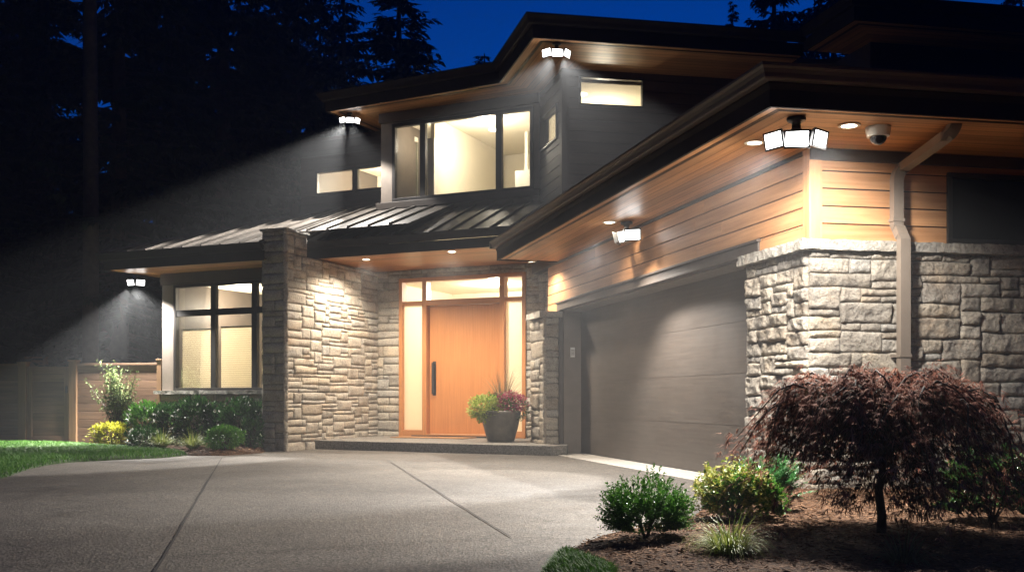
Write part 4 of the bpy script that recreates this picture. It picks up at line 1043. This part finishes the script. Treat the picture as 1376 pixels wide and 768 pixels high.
# boxwood at the front of the bed
P = H(868, 738, .0); z = zR(P.x, P.y); bx = thing('boxwood', 'round bright green boxwood at the left end of the mulch bed', 'shrub', (P.x, P.y, z))
m = MB(); m.raw = True
for _ in range(900):
    d = rv().normalized(); d.z = abs(d.z) * 1.0 - .34; d.normalize(); rr = .205 * (1 + .13 * noise.noise(d * 3)); q = Vector((d.x * rr * 1.08, d.y * rr, .125 + d.z * rr * 1.0)); q *= random.uniform(.55, 1); ax = (d + Vector((0, 0, .55)) + rv(.25)).normalized(); Ls = random.uniform(.04, .09)
    for i in range(13):
        f = i / 12; o_ = rv().normalized(); leaf(m, q + ax * Ls * f, ax * .9 + o_, .021 * random.uniform(.7, 1.15), .012)
m.build('foliage', M['box'], bx); stems(bx, P, 16, .26, .13)
# variegated and feathery pair by the pier
P = H(985, 712, .0); z = zR(P.x, P.y); vr = thing('variegated_shrub', 'loose yellow and cream variegated shrub between boxwood and maple', 'shrub', (P.x, P.y, z)); vr.scale = (1.3, 1.3, 1.2)
m = MB(); m.raw = True
for _ in range(360):
    d = rv().normalized(); d.z = abs(d.z); q = Vector((d.x * .20, d.y * .17, .04 + d.z * .24)) * random.uniform(.4, 1); ax = (d + Vector((0, 0, .6)) + rv(.3)).normalized()
    for i in range(10): leaf(m, q + ax * .07 * i / 9, ax * .5 + rv().normalized(), .027 * random.uniform(.6, 1.2), .017)
m.build('foliage', M['varieg'], vr)
m = MB(); m.raw = True
for _ in range(190):
    d = rv().normalized(); d.z = abs(d.z) * .9; q = Vector((.06 + d.x * .19, d.y * .17, .04 + d.z * .22)); 
    for i in range(9): leaf(m, q + rv(.02), rv() + Vector((0, 0, .5)), .03, .018)
m.build('green_foliage', M['box'], vr); stems(vr, P, 12, .24, .14)
P = H(1030, 700, .0); z = zR(P.x, P.y); fe = thing('feathery_shrub', 'vivid green feathery shrub against the base of the stone pier', 'shrub', (P.x, P.y, z)); fe.scale = (1.3, 1.3, 1.25)
m = MB(); m.raw = True
for _ in range(150):
    d = rv().normalized(); d.z = abs(d.z); ax = (d * .9 + Vector((0, 0, .75)) + rv(.2)).normalized(); q = Vector((d.x * .12, d.y * .12, .05 + d.z * .16)); Ls = random.uniform(.12, .2); s = ax.cross(Vector((0, 0, 1)) + rv(.3)).normalized()
    for i in range(16):
        f = i / 15; pp = q + ax * Ls * f - Vector((0, 0, .05 * f * f))
        for sg in (-1, 1): leaf(m, pp, s * sg + ax * .7, .035 * (1 - f * .7), .008)
m.build('foliage', M['fern'], fe); stems(fe, P, 10, .22, .1)
def tuft(px, py, name, label, n, L, mat, W=.005, spread=.9, zf=None, sc=1):
    P = H(px, py, .0); z = zf(P.x, P.y) if zf else .03; t = thing(name, label, 'grass tuft', (P.x, P.y, z)); m = MB(); m.raw = True
    for _ in range(n):
        a = random.uniform(0, 6.28); e = .18 + random.random() ** .8 * spread; r = random.random() ** .5 * .06 * sc
        blade(m, Vector((math.cos(a) * r, math.sin(a) * r, -.01)), Vector((math.cos(a) * e, math.sin(a) * e, 1)), L * random.uniform(.55, 1.15), W, .5 + e, 6)
    m.build('blades', mat, t); return t
tuft(979, 764, 'ornamental_grass', 'yellow green striped grass clump in front of the variegated shrub', 420, .25, M['grassy'], .0055, .95, zR, 1.3)
tuft(1214, 775, 'ornamental_grass', 'dark green spiky grass tuft in front of the maple trunk', 230, .22, M['grassdk'], .0045, 1.2, zR, 1.2)
# laceleaf maple
P = H(1184, 733, .0); tz0 = zR(P.x, P.y); mp = thing('japanese_maple', 'weeping purple laceleaf maple in front of the stone wall', 'tree', (P.x, P.y, tz0))
tk = MB(); tube(tk, [(0, 0, -.05), (.004, 0, .1), (-.01, .01, .24), (.012, .0, .38), (.0, .01, .50)], [.030, .026, .024, .022, .018], 10)
tk.build('trunk', M['maple_bark'], mp, smooth=True)
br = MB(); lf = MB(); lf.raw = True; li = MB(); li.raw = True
def spray(mb, p, dirn, n, L, W):
    a0 = dirn.normalized(); s = a0.cross(Vector((0, 0, 1)) + rv(.3)); s = s.normalized() if s.length > .05 else Vector((1, 0, 0))
    for i in range(n):
        f = (i / (n - 1) - .5) * 2; d = (a0 * (1 - abs(f) * .45) + s * f * .8 + rv(.14)).normalized(); l_ = L * (1 - .45 * abs(f)) * random.uniform(.8, 1.15)
        w_ = d.cross(Vector((0, 0, 1))); w_ = w_.normalized() if w_.length > .05 else s; u = Vector((0, 0, -l_ * .28))
        q1_, q2_ = p + d * l_ * .5 + u * .25, p + d * l_ + u
        mb.add([p - w_ * W * .25, p + w_ * W * .25, q1_ + w_ * W / 2, q1_ - w_ * W / 2, q2_], [(0, 1, 2, 3), (3, 2, 4)])
nb_ = 90
for b in range(nb_):
    a = b * 2.39996 + random.uniform(-.2, .2); rr = random.uniform(.35, 1.0) ** .7
    Rm = .74 * (1 + .16 * math.cos(a - math.pi) ** 3 * (math.cos(a - math.pi) > 0)) * (1 + .12 * noise.noise(Vector((math.cos(a) * 2, math.sin(a) * 2, 4)))); rend = Rm * rr * 1.06
    top = 1.02 + random.uniform(-.05, .05) - .16 * rr * rr; tip = top - .10 - .20 * rr - (.24 * random.random() if rr > .5 and math.cos(a) > -.75 else .1 * random.random()); pts = []
    for i in range(9):
        f = i / 8; r = rend * f ** .85; zz = .42 + (top - tz0 - .42) * math.sin(min(1, f * 1.55) * math.pi / 2) if f < .65 else (top - tz0) - (top - tip) * ((f - .65) / .35) ** 1.6
        pts.append(Vector((math.cos(a + .25 * math.sin(f * 5 + b)) * r, math.sin(a + .25 * math.sin(f * 5 + b)) * r, zz)) + rv(.008))
    tube(br, pts, [.013 * (1 - i / 8.6) + .0012 for i in range(9)], 5)
    for i in range(98):
        f = random.uniform(.30, 1.06); j = min(7, int(f * 8)); p = pts[j].lerp(pts[j + 1], f * 8 - j); out = Vector((math.cos(a), math.sin(a), 0)); hang = random.random() ** 2 * .12
        p = p + rv(.065) + Vector((0, 0, -hang)); d = out * 1.0 + rv(.75) + Vector((0, 0, .08 - .45 * f))
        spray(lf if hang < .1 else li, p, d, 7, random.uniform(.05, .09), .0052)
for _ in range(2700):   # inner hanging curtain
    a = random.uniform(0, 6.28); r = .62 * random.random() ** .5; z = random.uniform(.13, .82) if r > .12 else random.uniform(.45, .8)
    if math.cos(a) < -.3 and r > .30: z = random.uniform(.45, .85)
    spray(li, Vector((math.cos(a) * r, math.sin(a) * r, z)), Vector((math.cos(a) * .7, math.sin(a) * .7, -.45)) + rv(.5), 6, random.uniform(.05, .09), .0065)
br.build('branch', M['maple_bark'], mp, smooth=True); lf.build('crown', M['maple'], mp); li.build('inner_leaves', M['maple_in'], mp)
# glossy shrub at the right edge
P = Vector((3.02, 6.55, 0)); z = zR(P.x, P.y); gs = thing('glossy_shrub', 'dark glossy leaved shrub at the right edge behind the maple', 'shrub', (P.x, P.y, z))
m = MB(); m.raw = True
for _ in range(240):
    d = rv().normalized(); d.z = abs(d.z); q = Vector((d.x * .34, d.y * .30, .05 + d.z * .42)) * random.uniform(.55, 1); 
    for i in range(8):
        a = i * .8; o_ = Vector((math.cos(a), math.sin(a), .55)) + d * .6; leaf(m, q, o_, .085 * random.uniform(.7, 1.1), .026, .15)
m.build('foliage', M['glossy'], gs); stems(gs, P, 12, .4, .25, .008)

# left bed shrubs
def bedshrub(px, py_base, w_px, h_px, name, label, mat, n, L, W, lift=.0, flowers=0, cat='shrub', hollow=.45, yy=None):
    P = H(px, py_base, 0); z = zB(P.x, P.y) if insB(P.x, P.y) else .03; k_ = P.y / F; rx, rz = w_px * k_ / 2, h_px * k_ / 2
    t = thing(name, label, cat, (P.x, P.y, z)); m = MB(); m.raw = True
    for _ in range(int(n / 40)):
        a = random.uniform(0, 6.28); r = random.random() ** .5; b_ = Vector((math.cos(a) * rx * r, math.sin(a) * rx * .8 * r, rz * (1 + .8 * math.sqrt(max(0, 1 - r * r))) + lift)); ax = Vector((math.cos(a) * .4 * r, math.sin(a) * .4 * r, 1))
        for i in range(8): leaf(m, b_ + ax * rz * .32 * i / 8, ax + rv(.9), L * .9, W * .9)
    clump((0, 0, rz * .98 + lift), rx, rx * .8, rz, n, L, W, mat, 'foliage', t, lump=.5, seed=px * .13, zmin=.02, hollow=hollow, extra=m)
    stems(t, P, 8, rz * 1.5, rx * .5, .01)
    if flowers: clump((0, -.04, rz + lift), rx * .98, rx * .8, rz * .95, flowers, L * .8, W * 1.2, M['whitefl'], 'flowers', t, seed=px, hollow=.85)['kind'] = 'stuff'
    return t
# tall pale shrub by the fence
P = H(161, 600, 0); ta = thing('tall_shrub', 'tall airy pale green shrub in front of the fence', 'shrub', (P.x, P.y, .06)); m = MB(); m.raw = True; sm = MB()
for b in range(46):
    a = random.uniform(0, 6.28); e = random.uniform(.05, .50); h = random.uniform(.7, 1.47) * (1 - .35 * max(0, math.cos(a)) * e); q = Vector((math.cos(a) * e - .12 * (h / 1.4), math.sin(a) * e * .7, h))
    mid = q * .5 + Vector((0, 0, .12)); tube(sm, [Vector((0, 0, 0)), mid, q], [.012, .007, .002], 5)
    for i in range(62):
        f = random.uniform(.30, 1.0); p = mid.lerp(q, (f - .5) * 2) if f > .5 else mid * (f * 2); leaf(m, p + rv(.08), rv() + Vector((0, 0, .3)), .055 * random.uniform(.6, 1.1), .030)
m.build('foliage', M['olive'], ta); sm.build('stem', M['maple_bark'], ta)
bedshrub(149, 602, 50, 31, 'yellow_shrub', 'bright yellow leaved low shrub at the left end of the window bed', M['yellow'], 1500, .06, .03, hollow=.6)
bedshrub(198, 601.5, 52, 52, 'leafy_shrub', 'green leafy shrub with pale flowers behind the yellow shrub', M['box'], 1300, .09, .04, flowers=90)
bedshrub(193, 606, 46, 30, 'leafy_shrub', 'low dark shrub with silvery flowers beside the yellow shrub', M['box_dark'], 900, .06, .03, flowers=60)
bedshrub(229, 602, 50, 50, 'leafy_shrub', 'leafy shrub left of the middle under the big window', M['glossy'], 1300, .09, .04, flowers=80)
bedshrub(262, 603, 62, 58, 'leafy_shrub', 'broad dark shrub with pale flowers under the middle of the big window', M['glossy'], 1700, .09, .04, flowers=110)
bedshrub(324, 604, 66, 60, 'leafy_shrub', 'tall dark bush next to the stone wall end', M['box_dark'], 1900, .08, .035, flowers=20)
bedshrub(293, 603, 44, 46, 'leafy_shrub', 'dark shrub between the broad flowering shrub and the tall bush', M['box_dark'], 1100, .08, .04, flowers=30)
bedshrub(302, 609.5, 46, 29, 'boxwood', 'small round clipped green boxwood in front of the tall dark bush', M['box'], 2300, .045, .025, hollow=.75)
for px_, py_, lb_l in ((217, 607, 'yellow green grassy clump left of the small round boxwood'), (259, 608, 'spiky yellow grass clump directly beside the small round boxwood')):
    P = H(px_, py_, 0); t = thing('grass_clump', lb_l, 'grass tuft', (P.x, P.y, .06)); m = MB(); m.raw = True
    for _ in range(320):
        a = random.uniform(0, 6.28); e = random.random() ** .6 * 1.2; blade(m, Vector((math.cos(a) * .05, math.sin(a) * .05, 0)), Vector((math.cos(a) * e, math.sin(a) * e, 1)), random.uniform(.2, .38), .011, .7 + e * .5, 4)
    m.build('blades', M['grassy'], t)
bedshrub(338, 606, 30, 40, 'leafy_shrub', 'narrow dark shrub touching the foot of the stone wall', M['box_dark'], 700, .07, .03)

# ------------------------------------------------------------------ fence and gate
FD = (on(218, 19.0) - on(0, 19.5)).normalized(); FN = Vector((FD.y, -FD.x)); FE = Fr(on(0, 19.5), FD, FN)
fx = lambda px: S(FE, px); FT = 1.50
fence = thing('fence', 'horizontal board cedar fence left of the house', 'fence', (0, 0, 0))
def boards(a0, a1, z0, z1, parent, n=0, pitch=.145, name='board_panel'):
    m = MB(); z = z0
    while z < z1 - .03: m.fbox(FE, a0, a1, n, n + .02, z, min(z + pitch - .008, z1), None); z += pitch
    m.fbox(FE, a0, a1, n - .01, n - .003, z0, z1, 0); return m.build(name, M['fence_wood'], parent, bevel=.003)
boards(fx(105), fx(219), .03, FT - .04, fence); boards(fx(-180), fx(28), .03, FT - .04, fence)
tr2 = MB(); tr2.fbox(FE, fx(105), fx(217), -.03, .05, FT - .04, FT, .8); tr2.fbox(FE, fx(-180), fx(27), -.03, .05, FT - .04, FT, .8); tr2.build('top_rail', M['fence_wood'], fence, bevel=.003)
for a, b, hh in ((27, 37.5, FT), (95, 105, FT + .03), (213, 219, FT + .04)):
    pm = MB(); pm.fbox(FE, fx(a), fx(b), -.05, .07, -.05, hh, .9, True); pm.fbox(FE, fx(a) - .015, fx(b) + .015, -.065, .085, hh, hh + .03, .9); pm.build('post', M['post_wood'], fence, bevel=.004)
gate = thing('gate', 'cedar board gate between two lighter fence posts', 'gate', (0, 0, 0))
gz = FT - .06; ga, gb = fx(38.5), fx(94)
gm = MB(); 
for c_ in ((ga, ga + .09, .06, gz), (gb - .09, gb, .06, gz)): gm.fbox(FE, c_[0], c_[1], .0, .045, c_[2], c_[3], .7, True)
gm.fbox(FE, ga + .09, gb - .09, .0, .043, .06, .15, .7); gm.fbox(FE, ga + .09, gb - .09, .0, .043, gz - .09, gz, .7)
gm.build('gate_frame', M['fence_wood'], gate, bevel=.003); boards(ga + .09, gb - .09, .15, gz - .09, gate, 0, .145)
lt = MB(); lt.fbox(FE, gb - .05, gb - .02, .045, .07, .95, 1.08, .5); lt.build('latch', M['black'], gate)
# neighbour's shed beyond, barely visible
sh = thing('garden_shed', 'dark low shed roof beyond the fence at the far left', 'shed', (-13.5, 26.5, 0))
m = MB(); prism(m, [(-3.5, -2), (2.6, -2), (2.6, 2), (-3.5, 2)], 0, 2.3); m.build('wall', M['brown'], sh)
m = MB(); m.add([(-4, -2.4, 3.0), (3.3, -2.4, 2.35), (3.3, 2.4, 2.35), (-4, 2.4, 3.0), (-4, -2.4, 2.85), (3.3, -2.4, 2.22), (3.3, 2.4, 2.22), (-4, 2.4, 2.85)], [(0, 1, 2, 3), (7, 6, 5, 4), (0, 4, 5, 1), (1, 5, 6, 2), (2, 6, 7, 3), (3, 7, 4, 0)]); m.build('roof', M['shingle'], sh)
m = MB(); f2b = Fr(on(36, 22), FD, FN)
m.fbox(f2b, 0, .45, -.02, .02, .0, 1.66, .5); m.fbox(f2b, -.02, .05, -.04, .04, 0, 1.70, .5, True); m.fbox(f2b, .40, .47, -.04, .04, 0, 1.70, .5, True); m.fbox(f2b, -.02, .47, -.045, .045, 1.70, 1.73, .5)
tag(m.build('garden_screen', M['fence_wood']), 'taller dim wooden screen rising behind the gate', 'screen')

# ------------------------------------------------------------------ trees
def conifer_meshes(seed, Ht, Rad, z_low, dens=1.0):
    rnd = random.Random(seed); tr_ = MB(); tr_.raw = True; cr = MB(); cr.raw = True
    tube(tr_, [(0, 0, -.2), (0, 0, Ht * .5), (0, 0, Ht)], [Ht * .016, Ht * .010, .02], 8)
    z = z_low
    while z < Ht:
        f = (z - z_low) / (Ht - z_low); Rl = Rad * ((1 - f) ** .85) * (1 if f > .06 else .8) + .12
        for b in range(int(rnd.uniform(5, 8) * dens)):
            a = rnd.uniform(0, 6.283); L = Rl * rnd.uniform(.55, 1.12) * (1.3 if rnd.random() < .08 else 1); zz = z + rnd.uniform(-.2, .2); up = .25 - .45 * (1 - f); dirn = Vector((math.cos(a), math.sin(a), 0)); sd = Vector((-dirn.y, dirn.x, 0))
            pts = [Vector((0, 0, zz)) + dirn * L * t + Vector((0, 0, L * (up * t - .28 * t * t + (.16 * t ** 4)))) for t in (0, .35, .7, 1)]
            tube(tr_, pts, [.035 * L / Rad + .01, .02, .012, .004], 3, cap=False)
            nt_ = max(4, int(L / .12))
            for i in range(nt_):
                t = .12 + .88 * (i + rnd.random()) / nt_; q = t * 3; j = min(2, int(q)); p = pts[min(j, 2) + 0].lerp(pts[min(j, 2) + 1], (t - (0, .35, .7)[j]) / (.35, .35, .3)[j]) if 0 <= (t - (0, .35, .7)[j]) <= .36 else Vector((0, 0, zz)) + dirn * L * t + Vector((0, 0, L * (up * t - .28 * t * t + .16 * t ** 4)))
                for sg in (-1, 1):
                    tl = (.28 + .60 * L / 3 * (1 - t) ** .7) * rnd.uniform(.6, 1.2); d = (sd * sg * rnd.uniform(.6, 1) + dirn * rnd.uniform(.4, .9) + Vector((0, 0, rnd.uniform(-.55, .05)))).normalized(); nrm = d.cross(Vector((0, 0, 1))).normalized()
                    w_ = tl * .21
                    # ragged frond: a spine with needles tufts either side
                    q_ = p + d * tl; c1__ = p + d * tl * .35; c2__ = p + d * tl * .7; dn_ = Vector((0, 0, -tl * .18))
                    cr.add([p, c1__ + nrm * w_, c2__ + nrm * w_ * .55 + dn_ * .5, q_ + dn_, c2__ - nrm * w_ * .6 + dn_ * .5, c1__ - nrm * w_ * .9], [(0, 1, 5), (1, 2, 4, 5), (2, 3, 4)])
                    hg = rnd.uniform(.5, 1.2); m_ = p + d * tl * .5; cr.add([m_ - d * w_ * .7, m_ + d * w_ * .7, m_ + Vector((0, 0, -tl * .4 * hg)) + nrm * w_ * .3], [(0, 1, 2)])
        z += rnd.uniform(.22, .36)
    return tr_, cr
protos = []
for sd, Ht, Rd_, zl in ((1, 17, 3.6, 1.2), (2, 22, 4.2, 1.6), (3, 13, 3.2, .5)):
    a, b = conifer_meshes(sd, Ht, Rd_, zl, 1.05)
    t = thing('conifer', 'x', 'conifer', (0, 0, 0), 'dark conifers around the house'); a.build('trunk', M['bark'], t); b.build('crown', M['conifer'], t); protos.append([t, False, Ht])
def tree_at(pi, px, Y, top_py, label, rot=None, wide=1.0):
    t, used, Ht = protos[pi]
    if used:
        n_ = t.copy(); C.objects.link(n_)
        for ch in t.children: c = ch.copy(); C.objects.link(c); c.parent = n_
        t = n_
    else: protos[pi][1] = True
    top = CH + (HOR - top_py) / F * Y; s = top / Ht; t.location = ((px - 688) / F * Y, Y, 0); t.scale = (s * wide, s * wide, s); t.rotation_euler = (0, 0, rot if rot is not None else random.uniform(0, 6.28)); t['label'] = label
    return t
tree_at(0, 536, 30.0, -45, 'spire topped conifer standing clear against the sky left of the roof peak', 1.0, 1.55)
tree_at(2, 651, 33.6, 72, 'small conifer tip just above the upper eave')
tree_at(1, 398, 31.5, -190, 'large conifer left of the spire topped one, above the upper left eave', None, .95)
tree_at(0, 462, 34.5, -60, 'conifer between the spire topped tree and the large dark mass')
tree_at(1, 300, 29.0, -330, 'tall dark conifer above the low left roof')
tree_at(1, 225, 28.6, -260, 'dark conifer filling the sky right of the bare trunk')
tree_at(0, 160, 23.5, -300, 'conifer directly behind the bare trunk')
tree_at(1, 60, 25.2, -300, 'dark conifer left of the bare trunk')
tree_at(0, -40, 22.7, -250, 'conifer cut by the left edge of the photo')
tree_at(2, 20, 33.6, 230, 'lower conifer far back between the leftmost trees')
tree_at(2, 120, 35.3, 190, 'lower conifer far back behind the bare trunk')
tree_at(2, 255, 36.1, 170, 'lower conifer far back above the low left roof')
tree_at(2, 360, 37.0, 150, 'lower conifer far back beside the upper left windows')
tree_at(1, 430, 36.0, -20, 'far conifer whose branches fill the gap left of the spire topped tree')
tree_at(1, 345, 34.5, -120, 'conifer between two large ones above the set back upstairs wall')
tree_at(1, 10, 34.0, -160, 'far conifer between the two leftmost large ones')
tree_at(0, 1040, 28.6, -140, 'conifer behind the upper right roof, left one of the group', None, .8)
tree_at(2, 1120, 30.2, -60, 'conifer behind the upper right roof, right one of the group', None, 1.1)
tree_at(1, 985, 31.5, 4, 'slim conifer tip at the left of the group behind the upper right roof', None, .7)
tree_at(2, 1185, 31, -20, 'broad low conifer behind the upper right roof near the top edge', None, 1.1)
tree_at(0, 1372, 27.7, -60, 'conifer tip at the top right corner', None, .9)
# bare trunk with a high crown
Yt = 21.5; bt = thing('fir_tree', 'bare straight fir trunk rising in front of the dark conifers', 'tree', ((121 - 688) / F * Yt, Yt, 0))
m = MB(); tube(m, [(0, 0, -.2), (.02, 0, 5), (-.02, 0, 11), (0, 0, 19)], [.17, .15, .13, .05], 14); m.build('trunk', M['bark'], bt, smooth=True)
m = MB()
for i in range(16):
    a = random.uniform(0, 6.28); z = random.uniform(3.2, 11); L = random.uniform(.4, 1.5); tube(m, [(0, 0, z), (math.cos(a) * L * .5, math.sin(a) * L * .5, z - .08), (math.cos(a) * L, math.sin(a) * L, z + .05)], [.015, .01, .003], 4)
m.build('branch', M['bark'], bt)
_, cr2 = conifer_meshes(9, 21, 3.0, 11.2, .9); cr2.build('crown', M['conifer'], bt)

# ------------------------------------------------------------------ night haze that shows the beams
hz = MB(); prism(hz, [(-36, -15), (36, -15), (36, 43.5), (-36, 43.5)], -1.05, 24)
k = NT('haze_air'); v = k.n('VolumePrincipled', {'Color': (.86, .90, .95, 1), 'Density': HAZE, 'Anisotropy': 0.0}); k.t.links.new(v.outputs[0], k.out.inputs['Volume'])
ho = hz.build('haze', k.m); ho['kind'] = 'stuff'; ho['label'] = 'thin night haze that makes the floodlight beams visible'
